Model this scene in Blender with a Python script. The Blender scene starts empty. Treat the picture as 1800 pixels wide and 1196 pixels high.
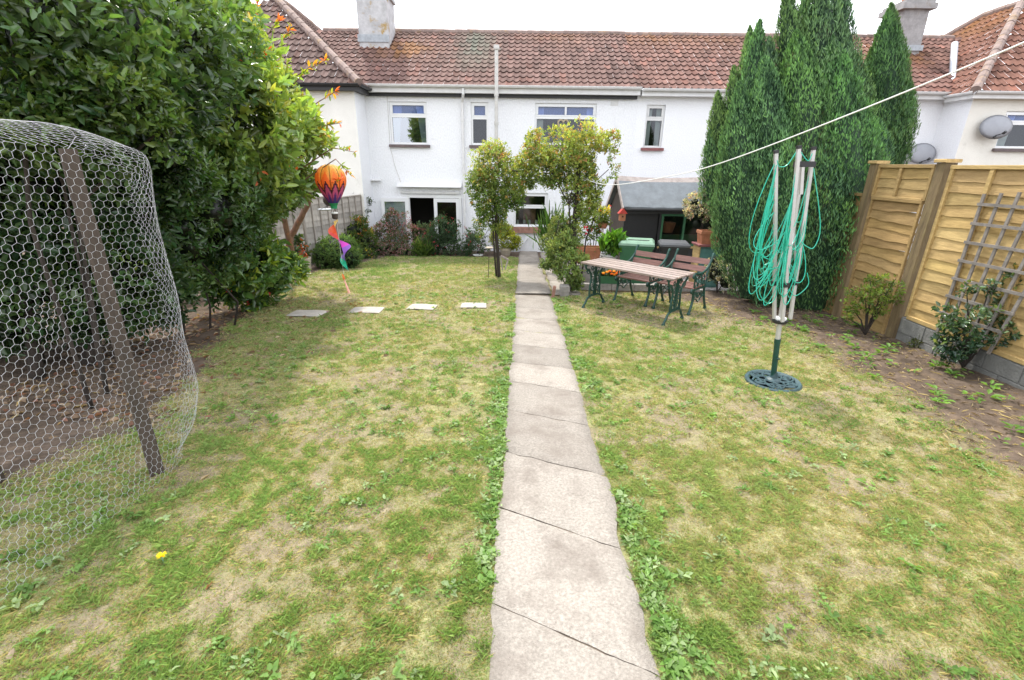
import bpy, math, random
import numpy as np
from mathutils import Vector, Matrix, Euler
random.seed(7); RNG = np.random.default_rng(7)
PI = math.pi; R = math.radians
sc = bpy.context.scene
col = sc.collection

# ------------------------------------------------------------------ camera (fitted) and pixel -> world helpers
F = 832.0; H = 2.0; K = .05            # focal length in px of an 1800 px wide frame, eye height, fall of the garden
_p, _a, _r = R(20.3), R(-.65), R(.8)
cf = np.array([math.sin(_a)*math.cos(_p), math.cos(_a)*math.cos(_p), -math.sin(_p)])
_R0 = np.array([math.cos(_a), -math.sin(_a), 0]); _U0 = np.cross(_R0, cf)
cu = _U0*math.cos(_r) - _R0*math.sin(_r); cr = _R0*math.cos(_r) + _U0*math.sin(_r)
CAM = np.array([0, 0, H])
def ray(x, y): return cf + cr*((x-900)/F) - cu*((y-598)/F)
def G(x, y, h=0.0):
    d = ray(x, y); return CAM + d*((h-H)/(d[2]+K*d[1]))
def P(x, y, Y):
    d = ray(x, y); return CAM + d*(Y/d[1])
def gz(x, y):
    "height of the garden ground"
    return -K*min(max(y, -6), 17.0)
cam = bpy.data.cameras.new('camera'); co = bpy.data.objects.new('camera', cam); col.objects.link(co)
cam.sensor_width = 36; cam.lens = F/1800*36; cam.clip_end = 2000; cam.clip_start = .05
m = Matrix(((cr[0], cu[0], -cf[0], 0), (cr[1], cu[1], -cf[1], 0), (cr[2], cu[2], -cf[2], H), (0, 0, 0, 1)))
co.matrix_world = m; sc.camera = co

# ------------------------------------------------------------------ objects, names, labels
def tag(o, label=None, cat=None, group=None, kind=None):
    for k, v in (('label', label), ('category', cat), ('group', group), ('kind', kind)):
        if v: o[k] = v
    return o
def thing(name, label, cat, loc=(0, 0, 0), rz=0.0, group=None):
    o = bpy.data.objects.new(name, None); col.objects.link(o)
    o.empty_display_size = .1
    o.location = [float(v) for v in loc]; o.rotation_euler = (0, 0, rz)
    return tag(o, label, cat, group)
def chain_loc(p):
    v = np.zeros(3)
    while p is not None:
        v = v + np.array(p.location); p = p.parent
    return v
def link(me, name, mat, parent=None, local=False, origin=None, smooth=False, mats=None):
    o = bpy.data.objects.new(name, me); col.objects.link(o)
    for mm in (mats or [mat]): me.materials.append(mm)
    if parent is not None:
        o.parent = parent
        if not local: me.transform(Matrix.Translation(-Vector(chain_loc(parent))))
    elif origin is not None:
        me.transform(Matrix.Translation(-Vector([float(v) for v in origin]))); o.location = [float(v) for v in origin]
    if smooth: me.polygons.foreach_set('use_smooth', [True]*len(me.polygons))
    return o
def children(o): return [c for c in bpy.data.objects if c.parent == o]
def copy_tree(o, parent=None):
    c = o.copy(); col.objects.link(c)
    if parent is not None: c.parent = parent
    for ch in children(o): copy_tree(ch, c)
    return c

class MB:
    "collects simple shapes into one mesh"
    def __init__(s): s.v = []; s.f = []; s.c = []; s.cur = (1, 1, 1)
    def add(s, vs, fs):
        b = len(s.v); s.v += [tuple(float(q) for q in v) for v in vs]; s.f += [tuple(b+i for i in f) for f in fs]
        s.c += [s.cur]*len(vs); return s
    def box(s, c, d, M=None, ch=0.0):
        "box with centre c, size d and small chamfered long edges"
        x, y, z = d[0]/2, d[1]/2, d[2]/2
        if ch <= 0:
            vs = [(i*x, j*y, k*z) for k in (-1, 1) for j in (-1, 1) for i in (-1, 1)]
            fs = [(0, 2, 3, 1), (4, 5, 7, 6), (0, 1, 5, 4), (2, 6, 7, 3), (0, 4, 6, 2), (1, 3, 7, 5)]
        else:
            h = ch
            vs = []
            for k, (a, zz) in enumerate(((h, -z), (0, -z+h), (0, z-h), (h, z))):
                vs += [(-x+a, -y+a+h*(a == 0), zz), (x-a-0, -y+a+h*(a == 0), zz), (x-a, y-a-h*(a == 0), zz), (-x+a, y-a-h*(a == 0), zz)]
            fs = [(3, 2, 1, 0), (12, 13, 14, 15)]
            for k in range(3):
                for j in range(4):
                    fs.append((k*4+j, k*4+(j+1) % 4, k*4+4+(j+1) % 4, k*4+4+j))
        if M is not None: vs = [M @ Vector(v) for v in vs]
        return s.add([(v[0]+c[0], v[1]+c[1], v[2]+c[2]) for v in vs], fs)
    def bar(s, p, q, w, h, up=(0, 0, 1)):
        "rectangular bar from p to q; w across, h along up"
        p = Vector([float(t) for t in p]); q = Vector([float(t) for t in q]); d = (q-p).normalized(); u = Vector(up)
        if abs(d.dot(u)) > .99: u = Vector((0, 1, 0))
        a = d.cross(u).normalized(); b = a.cross(d).normalized()
        vs = []
        for e in (p, q):
            for i, j in ((-1, -1), (1, -1), (1, 1), (-1, 1)): vs.append(e + a*(i*w/2) + b*(j*h/2))
        return s.add(vs, [(0, 1, 2, 3), (7, 6, 5, 4), (0, 4, 5, 1), (1, 5, 6, 2), (2, 6, 7, 3), (3, 7, 4, 0)])
    def tube(s, pts, r, n=8, closed=False, caps=True):
        pts = [Vector([float(t) for t in p]) for p in pts]; N = len(pts)
        rs = r if hasattr(r, '__len__') else [r]*N
        vs, fs = [], []; prev = None
        for i, p in enumerate(pts):
            if closed: d = pts[(i+1) % N]-pts[i-1]
            else: d = pts[min(i+1, N-1)]-pts[max(i-1, 0)]
            d = d.normalized() if d.length > 1e-9 else Vector((0, 0, 1))
            if prev is None:
                a = d.cross(Vector((0, 0, 1)))
                if a.length < .05: a = d.cross(Vector((1, 0, 0)))
            else: a = prev - d*prev.dot(d)
            a.normalize(); prev = a; b = d.cross(a)
            for k in range(n):
                t = 2*PI*k/n; vs.append(p + (a*math.cos(t)+b*math.sin(t))*rs[i])
        for i in range(N if closed else N-1):
            j = (i+1) % N
            for k in range(n): fs.append((i*n+k, i*n+(k+1) % n, j*n+(k+1) % n, j*n+k))
        if caps and not closed: fs += [tuple(range(n))[::-1], tuple((N-1)*n+k for k in range(n))]
        return s.add(vs, fs)
    def lathe(s, prof, c=(0, 0, 0), n=24, sq=(1, 1)):
        vs, fs = [], []
        for (r, z) in prof:
            for k in range(n):
                t = 2*PI*k/n; vs.append((c[0]+r*math.cos(t)*sq[0], c[1]+r*math.sin(t)*sq[1], c[2]+z))
        for i in range(len(prof)-1):
            for k in range(n): fs.append((i*n+k, i*n+(k+1) % n, (i+1)*n+(k+1) % n, (i+1)*n+k))
        if prof[0][0] > 1e-4: fs.append(tuple(range(n))[::-1])
        if prof[-1][0] > 1e-4: fs.append(tuple((len(prof)-1)*n+k for k in range(n)))
        return s.add(vs, fs)
    def poly(s, pts): return s.add(pts, [tuple(range(len(pts)))])
    def prism(s, pts, d):
        "polygon pts extruded by vector d"
        n = len(pts); q = [tuple(p[i]+d[i] for i in range(3)) for p in pts]
        return s.add(list(pts)+q, [tuple(range(n))[::-1], tuple(range(n, 2*n))]+[(i, (i+1) % n, n+(i+1) % n, n+i) for i in range(n)])
    def build(s, name, mat, parent=None, local=False, origin=None, smooth=False, colors=False):
        me = bpy.data.meshes.new(name); me.from_pydata(s.v, [], s.f)
        if colors:
            ca = me.color_attributes.new('Col', 'FLOAT_COLOR', 'POINT')
            ca.data.foreach_set('color', np.array([(*c, 1) for c in s.c], dtype=np.float32).ravel())
        return link(me, name, mat, parent, local, origin, smooth)

def npmesh(name, V, FA, nper, C, mat, parent=None, origin=None, smooth=False, kind=None, sel=None):
    "fast mesh: V (n,3), FA flat vertex ids, nper verts per face, C (n,3) point colours"
    me = bpy.data.meshes.new(name); n = len(V); nf = len(FA)//nper
    me.vertices.add(n); me.vertices.foreach_set('co', np.ascontiguousarray(V, dtype=np.float32).ravel())
    me.loops.add(len(FA)); me.loops.foreach_set('vertex_index', np.ascontiguousarray(FA, dtype=np.int32))
    me.polygons.add(nf); me.polygons.foreach_set('loop_start', np.arange(0, nf*nper, nper, dtype=np.int32))
    me.update(calc_edges=True)
    if C is not None:
        ca = me.color_attributes.new('Col', 'FLOAT_COLOR', 'POINT')
        ca.data.foreach_set('color', np.concatenate([C, np.ones((n, 1))], 1).astype(np.float32).ravel())
    o = link(me, name, mat, parent, False, origin, smooth)
    if kind: o['kind'] = kind
    return o

# ------------------------------------------------------------------ numpy noise
def _h(ix, iy, iz, s):
    v = np.sin(ix*127.1 + iy*311.7 + iz*74.7 + s*53.3)*43758.5453
    return v - np.floor(v)
def vn(x, y, z=0.0, s=0):
    x = np.asarray(x, float); y = np.asarray(y, float); z = np.asarray(z, float) + 0*x
    ix, iy, iz = np.floor(x), np.floor(y), np.floor(z); fx, fy, fz = x-ix, y-iy, z-iz
    fx, fy, fz = [t*t*(3-2*t) for t in (fx, fy, fz)]
    r = 0
    for dx in (0, 1):
        for dy in (0, 1):
            for dz in (0, 1):
                r = r + _h(ix+dx, iy+dy, iz+dz, s)*(fx if dx else 1-fx)*(fy if dy else 1-fy)*(fz if dz else 1-fz)
    return r
def fbm(x, y, z=0.0, s=0, o=3):
    r, a, t = 0, 1.0, 0
    x = np.asarray(x, float); y = np.asarray(y, float); z = np.asarray(z, float)
    for i in range(o):
        r = r + a*vn(x*2**i, y*2**i, z*2**i, s+i*7); t += a; a *= .5
    return r/t
def unit(v): return v/np.maximum(np.linalg.norm(v, axis=-1, keepdims=True), 1e-9)
def smooth(a, b, x):
    t = np.clip((x-a)/(b-a), 0, 1); return t*t*(3-2*t)

# ------------------------------------------------------------------ materials
def nodes_of(name):
    m = bpy.data.materials.new(name); m.use_nodes = True
    nt = m.node_tree; nt.nodes.clear()
    out = nt.nodes.new('ShaderNodeOutputMaterial'); return m, nt, out
def N(nt, t, **kw):
    n = nt.nodes.new(t)
    for k, v in kw.items(): setattr(n, k, v)
    return n
def pm(name, c, rough=.6, var=.18, scale=6.0, bump=.15, bscale=None, metal=0.0, c2=None, stretch=(1, 1, 1), spec=.5, attr=False, dirt=None, detail=6):
    "painted / stone / wood surface: base colour broken up by two noises, with a bump"
    m, nt, out = nodes_of(name); L = nt.links.new
    b = N(nt, 'ShaderNodeBsdfPrincipled'); L(b.outputs[0], out.inputs[0])
    b.inputs['Roughness'].default_value = rough; b.inputs['Metallic'].default_value = metal
    b.inputs['Specular IOR Level'].default_value = spec
    tc = N(nt, 'ShaderNodeTexCoord'); mp = N(nt, 'ShaderNodeMapping'); mp.inputs['Scale'].default_value = stretch
    L(tc.outputs['Object'], mp.inputs[0])
    n1 = N(nt, 'ShaderNodeTexNoise'); n1.inputs['Scale'].default_value = scale; n1.inputs['Detail'].default_value = detail; n1.inputs['Roughness'].default_value = .65
    L(mp.outputs[0], n1.inputs['Vector'])
    rp = N(nt, 'ShaderNodeValToRGB'); rp.color_ramp.elements[0].position = .3; rp.color_ramp.elements[1].position = .7
    cc2 = c2 or tuple(min(1, v*(1+var)) for v in c)
    rp.color_ramp.elements[0].color = (*[v*(1-var) for v in c], 1); rp.color_ramp.elements[1].color = (*cc2, 1)
    L(n1.outputs[0], rp.inputs[0]); src = rp.outputs[0]
    if attr:
        at = N(nt, 'ShaderNodeAttribute', attribute_name='Col'); mx = N(nt, 'ShaderNodeMix', data_type='RGBA', blend_type='MULTIPLY')
        mx.inputs[0].default_value = 1; L(src, mx.inputs[6]); L(at.outputs[0], mx.inputs[7]); src = mx.outputs[2]
    if dirt:
        dc, dscale, lo, hi = dirt
        n3 = N(nt, 'ShaderNodeTexNoise'); n3.inputs['Scale'].default_value = dscale; n3.inputs['Detail'].default_value = 8; n3.inputs['Roughness'].default_value = .7
        L(mp.outputs[0], n3.inputs['Vector'])
        mr = N(nt, 'ShaderNodeMapRange'); mr.inputs[1].default_value = lo; mr.inputs[2].default_value = hi; L(n3.outputs[0], mr.inputs[0])
        mx = N(nt, 'ShaderNodeMix', data_type='RGBA'); L(mr.outputs[0], mx.inputs[0]); L(src, mx.inputs[6]); mx.inputs[7].default_value = (*dc, 1); src = mx.outputs[2]
    L(src, b.inputs['Base Color'])
    if bump > 0:
        n2 = N(nt, 'ShaderNodeTexNoise'); n2.inputs['Scale'].default_value = bscale or scale*4; n2.inputs['Detail'].default_value = 4
        L(mp.outputs[0], n2.inputs['Vector'])
        bp = N(nt, 'ShaderNodeBump'); bp.inputs['Strength'].default_value = bump; bp.inputs['Distance'].default_value = .02
        L(n2.outputs[0], bp.inputs['Height']); L(bp.outputs[0], b.inputs['Normal'])
    return m
def leafmat(name, rough=.4, trans=.3, spec=.5, tint=(1.25, 1.2, .5)):
    m, nt, out = nodes_of(name); L = nt.links.new
    at = N(nt, 'ShaderNodeAttribute', attribute_name='Col')
    b = N(nt, 'ShaderNodeBsdfPrincipled'); b.inputs['Roughness'].default_value = rough; b.inputs['Specular IOR Level'].default_value = spec
    L(at.outputs[0], b.inputs['Base Color'])
    t = N(nt, 'ShaderNodeBsdfTranslucent'); mu = N(nt, 'ShaderNodeMix', data_type='RGBA', blend_type='MULTIPLY'); mu.inputs[0].default_value = 1
    L(at.outputs[0], mu.inputs[6]); mu.inputs[7].default_value = (*[v*1.5 for v in tint], 1); L(mu.outputs[2], t.inputs[0])
    mx = N(nt, 'ShaderNodeMixShader'); mx.inputs[0].default_value = trans; L(b.outputs[0], mx.inputs[1]); L(t.outputs[0], mx.inputs[2]); L(mx.outputs[0], out.inputs[0])
    return m
def glassmat(name, tint, refl=.35, see=.8):
    m, nt, out = nodes_of(name); L = nt.links.new
    g = N(nt, 'ShaderNodeBsdfGlossy'); g.inputs['Roughness'].default_value = .03; g.inputs[0].default_value = (.9, .93, 1, 1)
    t = N(nt, 'ShaderNodeBsdfTransparent'); t.inputs[0].default_value = (*tint, 1)
    fr = N(nt, 'ShaderNodeFresnel'); fr.inputs[0].default_value = 1.5
    ad = N(nt, 'ShaderNodeMath', operation='ADD'); ad.inputs[1].default_value = refl; L(fr.outputs[0], ad.inputs[0])
    no = N(nt, 'ShaderNodeTexNoise'); no.inputs['Scale'].default_value = 1.1; tc = N(nt, 'ShaderNodeTexCoord'); L(tc.outputs['Object'], no.inputs[0])
    bp = N(nt, 'ShaderNodeBump'); bp.inputs['Strength'].default_value = .08; L(no.outputs[0], bp.inputs['Height']); L(bp.outputs[0], g.inputs['Normal'])
    mx = N(nt, 'ShaderNodeMixShader'); L(ad.outputs[0], mx.inputs[0]); L(t.outputs[0], mx.inputs[1]); L(g.outputs[0], mx.inputs[2]); L(mx.outputs[0], out.inputs[0])
    return m
M = {}
M['wall'] = pm('white_pebbledash', (.80, .81, .84), .95, .07, 30, 1.0, 30, stretch=(1, 1, .55), c2=(.88, .89, .92), dirt=((.60, .60, .60), 1.6, .60, .95), spec=.1)
M['wall2'] = pm('white_render', (.82, .83, .86), .95, .05, 28, .8, 30, c2=(.88, .89, .92), dirt=((.6, .6, .6), 2.0, .62, .95), spec=.2)
M['cream'] = pm('cream_render', (.80, .785, .745), .9, .06, 1.4, .7, 50, dirt=((.5, .46, .4), 2.4, .6, .9), spec=.2)
M['cream2'] = pm('pale_cream_render', (.75, .73, .67), .9, .06, 1.4, .7, 50, dirt=((.45, .43, .38), 2.4, .6, .95), spec=.2)
M['upvc'] = pm('white_plastic', (.78, .79, .80), .35, .03, 3, 0)
M['oldwhite'] = pm('old_white_paint', (.68, .68, .68), .5, .08, 5, .05, dirt=((.45, .44, .42), 6, .6, .9))
M['greypipe'] = pm('weathered_grey_pipe', (.55, .54, .52), .6, .15, 7, .1, dirt=((.35, .28, .22), 9, .55, .8))
M['steel'] = pm('galvanised_flue', (.6, .63, .68), .35, .1, 12, .05, metal=.8)
M['black'] = pm('black_paint', (.02, .02, .022), .5, .2, 9, .05)
M['dark'] = pm('tree_reflection_room', (.07, .07, .055), .9, .3, 2, 0)  # grey-green room colour stands in for trees reflected in the panes
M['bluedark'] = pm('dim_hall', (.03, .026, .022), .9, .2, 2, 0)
M['curtain'] = pm('curtain_cloth', (.62, .66, .74), .9, .1, 14, .3, 3, stretch=(3, 1, .2))
M['brick'] = pm('brick_sill', (.30, .16, .12), .85, .3, 9, .3)
M['sill'] = pm('dark_tile_sill', (.12, .09, .09), .6, .3, 8, .2)
M['redsill'] = pm('red_tile_sill', (.22, .08, .08), .5, .3, 8, .2)
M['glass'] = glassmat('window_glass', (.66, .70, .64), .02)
M['glass_sky'] = glassmat('sky_reflecting_glass', (.6, .68, .66), .34)
def sky_painted_pane(name, c, k):
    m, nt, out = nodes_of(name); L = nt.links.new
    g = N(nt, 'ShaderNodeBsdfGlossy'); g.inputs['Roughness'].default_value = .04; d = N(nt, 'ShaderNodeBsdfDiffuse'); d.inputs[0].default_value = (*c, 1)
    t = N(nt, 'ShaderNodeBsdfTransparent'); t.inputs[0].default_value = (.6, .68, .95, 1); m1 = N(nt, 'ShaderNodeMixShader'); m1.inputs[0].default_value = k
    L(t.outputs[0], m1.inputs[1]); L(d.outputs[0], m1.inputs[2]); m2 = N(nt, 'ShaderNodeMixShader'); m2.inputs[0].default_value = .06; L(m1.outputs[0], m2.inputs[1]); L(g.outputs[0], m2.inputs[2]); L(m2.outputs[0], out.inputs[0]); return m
M['glass_painted_sky'] = sky_painted_pane('painted_sky_top_light', (.20, .29, .62), .42)  # blue sky reflection painted into the pane as diffuse colour
M['tile'] = pm('clay_roof_tile', (.56, .54, .54), .8, .22, 3.0, .25, 30, attr=True, c2=(.78, .75, .74), spec=.12)
M['ridge'] = pm('mortar_ridge_tile', (.23, .17, .15), .85, .35, 5, .4, dirt=((.35, .22, .08), 4, .55, .75))
M['chimney'] = pm('lichened_render', (.46, .46, .47), .95, .25, 4, .5, 24, dirt=((.36, .24, .07), 2.3, .56, .66))
M['chimney2'] = pm('grey_chimney_render', (.30, .29, .29), .95, .25, 5, .5, 24, dirt=((.2, .15, .09), 3.0, .6, .8))
M['lead'] = pm('lead_flashing', (.34, .37, .40), .6, .2, 9, .1)
M['pot'] = pm('terracotta', (.42, .17, .09), .85, .25, 7, .2, dirt=((.55, .42, .34), 5, .58, .85))
M['palepot'] = pm('pale_clay_pot', (.48, .42, .34), .85, .2, 7, .2)
M['bluewhite'] = pm('stone_trough', (.42, .42, .40), .9, .2, 9, .3)
M['dish'] = pm('satellite_dish_grey', (.30, .31, .34), .6, .08, 4, .02)
M['concrete'] = pm('path_concrete', (.30, .275, .255), .95, .22, 2.2, .5, 90, c2=(.42, .385, .36), dirt=((.20, .18, .165), 1.3, .5, .72), spec=.2, detail=10)
M['slab'] = pm('paving_slab', (.42, .39, .35), .95, .2, 5, .4, 60, dirt=((.28, .25, .2), 4, .55, .8), spec=.2)
M['patio'] = pm('patio_concrete', (.34, .31, .30), .95, .2, 3, .4, 60, spec=.2)
M['stone'] = pm('low_wall_stone', (.27, .25, .23), .95, .3, 8, .6, 30)
M['joint'] = pm('path_joint', (.15, .12, .09), 1, .3, 20, .3)
M['newwood'] = pm('new_fence_timber', (.47, .322, .132), .8, .24, 4, .3, 18, c2=(.58, .41, .18), stretch=(6, 1, 6), attr=True, dirt=((.30, .19, .08), 3.2, .66, .75))
M['postwood'] = pm('weathered_post_timber', (.16, .115, .06), .85, .35, 5, .4, 20, stretch=(4, 4, .6), dirt=((.28, .22, .10), 3, .5, .8))
M['stakewood'] = pm('brown_stake_timber', (.060, .044, .034), .8, .3, 6, .4, 24, stretch=(5, 5, .5), dirt=((.10, .08, .065), 5, .55, .8))
M['greywood'] = pm('silver_grey_timber', (.36, .33, .30), .85, .25, 4, .35, 16, stretch=(4, 4, .6), attr=True)
M['trellis'] = pm('grey_trellis_timber', (.20, .18, .165), .85, .25, 6, .3)
M['block'] = pm('grey_blockwork', (.19, .19, .18), .95, .25, 5, .5, 40, dirt=((.09, .09, .085), 2.5, .5, .75))
M['shedwood'] = pm('brown_shed_cladding', (.085, .066, .056), .85, .35, 4, .3, 16, stretch=(5, 5, .6), dirt=((.14, .12, .11), 5, .6, .85))
M['felt'] = pm('grey_roof_felt', (.185, .205, .225), .95, .15, 5, .5, 80, dirt=((.13, .14, .15), 3, .5, .8))
M['barge'] = pm('weathered_barge_board', (.36, .31, .29), .9, .25, 8, .3)
M['slat'] = pm('red_brown_slat', (.20, .100, .085), .34, .28, 5, .2, 22, c2=(.29, .15, .125), stretch=(1, 9, 9), attr=True)
M['iron'] = pm('dark_green_cast_iron', (.012, .055, .042), .34, .3, 10, .12, 30)
M['ironblue'] = pm('blue_green_cast_iron', (.045, .085, .095), .42, .3, 12, .15, 30)
M['alu'] = pm('anodised_aluminium', (.52, .51, .50), .38, .06, 20, .02, metal=.35)
M['blackplastic'] = pm('black_plastic', (.02, .02, .022), .45, .2, 12, .03)
M['cord'] = pm('green_plastic_line', (.03, .46, .32), .3, .1, 10, 0)
M['whitecord'] = pm('white_line', (.75, .75, .74), .5, .05, 10, 0)
M['wire'] = pm('galvanised_wire', (.64, .65, .68), .4, .12, 14, 0, metal=.25)
M['bingreen'] = pm('green_bin_plastic', (.035, .13, .06), .5, .15, 6, .05)
M['binlid'] = pm('pale_green_bin_lid', (.22, .36, .26), .35, .15, 6, .05)
M['bindark'] = pm('black_bin_plastic', (.025, .027, .03), .35, .15, 6, .05)
M['lidgrey'] = pm('grey_bin_lid', (.10, .105, .115), .4, .15, 6, .05)
M['teal'] = pm('faded_teal_paint', (.10, .24, .22), .7, .3, 5, .2, dirt=((.3, .2, .1), 5, .62, .8))
M['bark'] = pm('tree_bark', (.040, .031, .025), .95, .35, 9, .8, 26, stretch=(3, 3, .6))
M['redbark'] = pm('flaking_red_bark', (.22, .13, .09), .9, .4, 7, .8, 26, stretch=(3, 3, .6), dirt=((.40, .16, .07), 4, .55, .65))
M['leaf'] = leafmat('glossy_leaf', .27, .36, .75)
M['softleaf'] = leafmat('soft_leaf', .55, .38, .35)
M['conifer'] = leafmat('conifer_spray', .6, .2, .3)
M['grass'] = leafmat('grass_blade', .55, .35, .3, (1.1, 1.1, .6))
M['petal'] = leafmat('petal', .6, .35, .3, (1, .8, .8))
M['nylon'] = leafmat('ripstop_nylon', .45, .45, .4, (1, 1, 1))
M['birdred'] = pm('red_paint', (.45, .04, .03), .5, .2, 8, .1)
M['wicker'] = pm('pale_wicker', (.45, .38, .26), .9, .3, 30, .5)

# ------------------------------------------------------------------ world and sun
SUN_EL, SUN_AZ = R(58), R(-22)          # azimuth from +Y towards +X
w = bpy.data.worlds.new('World'); sc.world = w; w.use_nodes = True
nt = w.node_tree; nt.nodes.clear(); L = nt.links.new
out = N(nt, 'ShaderNodeOutputWorld'); bg = N(nt, 'ShaderNodeBackground'); L(bg.outputs[0], out.inputs[0])
sky = N(nt, 'ShaderNodeTexSky', sky_type='NISHITA'); sky.sun_disc = False; sky.sun_elevation = SUN_EL; sky.sun_rotation = SUN_AZ % (2*PI); sky.dust_density = 2
tc = N(nt, 'ShaderNodeTexCoord'); mp = N(nt, 'ShaderNodeMapping'); mp.inputs['Scale'].default_value = (1, 1, 2.2); L(tc.outputs['Generated'], mp.inputs[0])
no = N(nt, 'ShaderNodeTexNoise'); no.inputs['Scale'].default_value = 1.6; no.inputs['Detail'].default_value = 7; L(mp.outputs[0], no.inputs['Vector'])
rp = N(nt, 'ShaderNodeMapRange'); rp.inputs[1].default_value = .30; rp.inputs[2].default_value = .52; rp.inputs[3].default_value = .72; rp.inputs[4].default_value = 1; L(no.outputs[0], rp.inputs[0])
mx = N(nt, 'ShaderNodeMix', data_type='RGBA'); L(rp.outputs[0], mx.inputs[0]); L(sky.outputs[0], mx.inputs[6]); mx.inputs[7].default_value = (16.0, 16.4, 17.4, 1)
L(mx.outputs[2], bg.inputs[0]); bg.inputs[1].default_value = .15
sl = bpy.data.lights.new('sun', 'SUN'); sl.energy = 5.0; sl.angle = R(4); sl.color = (1, .95, .86)
so = bpy.data.objects.new('sun', sl); col.objects.link(so); so.location = (0, 0, 30)
sd = Vector((math.sin(SUN_AZ)*math.cos(SUN_EL), math.cos(SUN_AZ)*math.cos(SUN_EL), math.sin(SUN_EL)))
so.rotation_euler = sd.to_track_quat('Z', 'Y').to_euler()
sc.view_settings.view_transform = 'Standard'; sc.view_settings.look = 'None'; sc.view_settings.exposure = 0
sc.render.engine = 'CYCLES'
sc.cycles.max_bounces = 6; sc.cycles.transparent_max_bounces = 12; sc.cycles.diffuse_bounces = 3

# ================================================================== GROUND
# bed outlines (world x limits of the lawn as a function of y)
LY = np.array([-3, 1.0, 2.0, 3.2, 4.2, 5.5, 6.5, 7.3, 8.2, 9.5, 11, 12.6, 14.0, 14.9])
LX = np.array([-3.9, -3.9, -3.8, -3.5, -3.4, -3.9, -4.35, -4.5, -4.6, -4.95, -5.1, -5.0, -4.4, -3.9])
RY = np.array([-3, 2.0, 3.1, 4.2, 5.3, 6.5, 7.6, 8.4, 9.2, 9.9])
RX = np.array([4.1, 4.05, 3.95, 4.0, 4.2, 4.25, 4.0, 3.7, 3.3, 2.9])
def left_edge(y): return np.interp(y, LY, LX)
def right_edge(y): return np.interp(y, RY, RX)
def lawn_mask(x, y):
    "1 on the lawn, 0 on bare soil, soft edge"
    n = (fbm(x*2.2, y*2.2, 0, 3)-.5)*.9
    l = smooth(-.15, .35, x-left_edge(y)+n); r = smooth(-.15, .45, right_edge(y)-x+n)
    f = smooth(-.05, .15, 14.95-y+n*.3)
    rr = np.where((x > .7) & (y > 9.75+n*.2), 0, 1)
    return l*r*f*rr
def bare(x, y):
    "worn patches in the lawn, 0..1"
    a = smooth(.53, .70, fbm(x*2.1+3, y*2.1, 0, 11, 4))
    b = smooth(.58, .72, fbm(x*5.3, y*5.3+9, 0, 19, 3))
    pts = ((-2.3, 3.0, .35), (-1.6, 3.4, .5), (-1.1, 2.4, .35), (-1.4, 1.75, .35), (2.55, 4.3, .38), (1.35, 3.55, .25), (-2.45, 3.7, .5), (-2.0, 1.5, .4), (2.4, 8.0, .9), (3.2, 7.4, .8), (-1.0, 9.0, .4))
    c = 0*x
    for (px, py, r) in pts: c = np.maximum(c, .85*np.exp(-((x-px)**2+((y-py)*1.2)**2)/(r*r)*1.3)*(0.6+.8*fbm(x*6, y*6, 0, 23)))
    e = np.exp(-((x+3.6)/.9)**2)*smooth(1.2, 2.0, y)*smooth(4.4, 3.2, y)*.9   # trodden ground inside the wire run
    return np.clip(np.maximum(np.maximum(a*.8, b*.6), np.maximum(c, e)), 0, 1)
def green(x, y):
    "0 straw .. 1 lush"
    g = .56 + .34*(fbm(x*1.4, y*1.4+4, 0, 31, 5)-.5)*2.0 + .22*(fbm(x*6, y*6, 0, 33, 3)-.5)
    edge = np.minimum(np.abs(x+.13), np.abs(x-.75)); g = g + .35*np.exp(-edge/.22)
    g = g - .26*smooth(1.2, 3.2, x)*smooth(6.5, 2.5, y)
    g = g + .18*smooth(-.6, -2.8, x)*smooth(3.0, 1.2, y)
    g = g + .22*np.exp(-((x+3.4)/1.2)**2)*smooth(6, 12, y)
    g = g - .16*np.exp(-((y-8.6)/1.3)**2)
    return np.clip(g, 0, 1)
def ground_col(x, y):
    lm = lawn_mask(x, y); br = bare(x, y); gr = green(x, y)
    f = fbm(x*14, y*14, 0, 41, 3)[..., None]; f2 = fbm(x*45, y*45, 0, 47, 2)[..., None]
    soil = np.array([.155, .120, .094])*(.55+.9*f)
    dust = np.array([.30, .245, .18])*(.62+.7*f)*(.8+.4*f2)
    straw = np.array([.39, .345, .195])*(.6+.8*f2)
    thatch = np.array([.25, .285, .115])*(.6+.8*f2)
    lawn = straw*(1-gr[..., None]*.8)+thatch*gr[..., None]*.8
    lawn = lawn*(1-br[..., None])+dust*br[..., None]
    bed = soil*(1-.35*smooth(.5, .8, fbm(x*3, y*3, 0, 53))[..., None]) + np.array([.05, .035, .02])*smooth(.55, .75, f2)
    return bed*(1-lm[..., None])+lawn*lm[..., None]
def ground_z(x, y):
    lm = lawn_mask(x, y)
    z = -K*np.clip(y, -6, 17.0) + (fbm(x*.8, y*.8, 0, 61)-.5)*.03 + (fbm(x*7, y*7, 0, 67, 2)-.5)*.016*(2-lm)
    return z
def grid_mesh(name, xs, ys, z_fn, c_fn, mat, kind):
    X, Y = np.meshgrid(xs, ys); Z = z_fn(X, Y); C = c_fn(X, Y)
    nx, ny = len(xs), len(ys); i = np.arange(ny-1)[:, None]*nx+np.arange(nx-1)[None, :]
    FA = np.stack([i, i+1, i+1+nx, i+nx], -1).reshape(-1)
    return npmesh(name, np.stack([X, Y, Z], -1).reshape(-1, 3), FA, 4, C.reshape(-1, 3), mat, smooth=True, kind=kind)
M['ground'] = pm('garden_soil', (.82, .80, .78), 1, .22, 30, .9, 120, attr=True, c2=(1.15, 1.12, 1.1), spec=.12, detail=8)
xs = np.concatenate([[-400, -120, -40, -16, -10], np.arange(-8, 6.8, .05), [7.2, 8, 10, 16, 40, 120, 400]])
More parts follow.
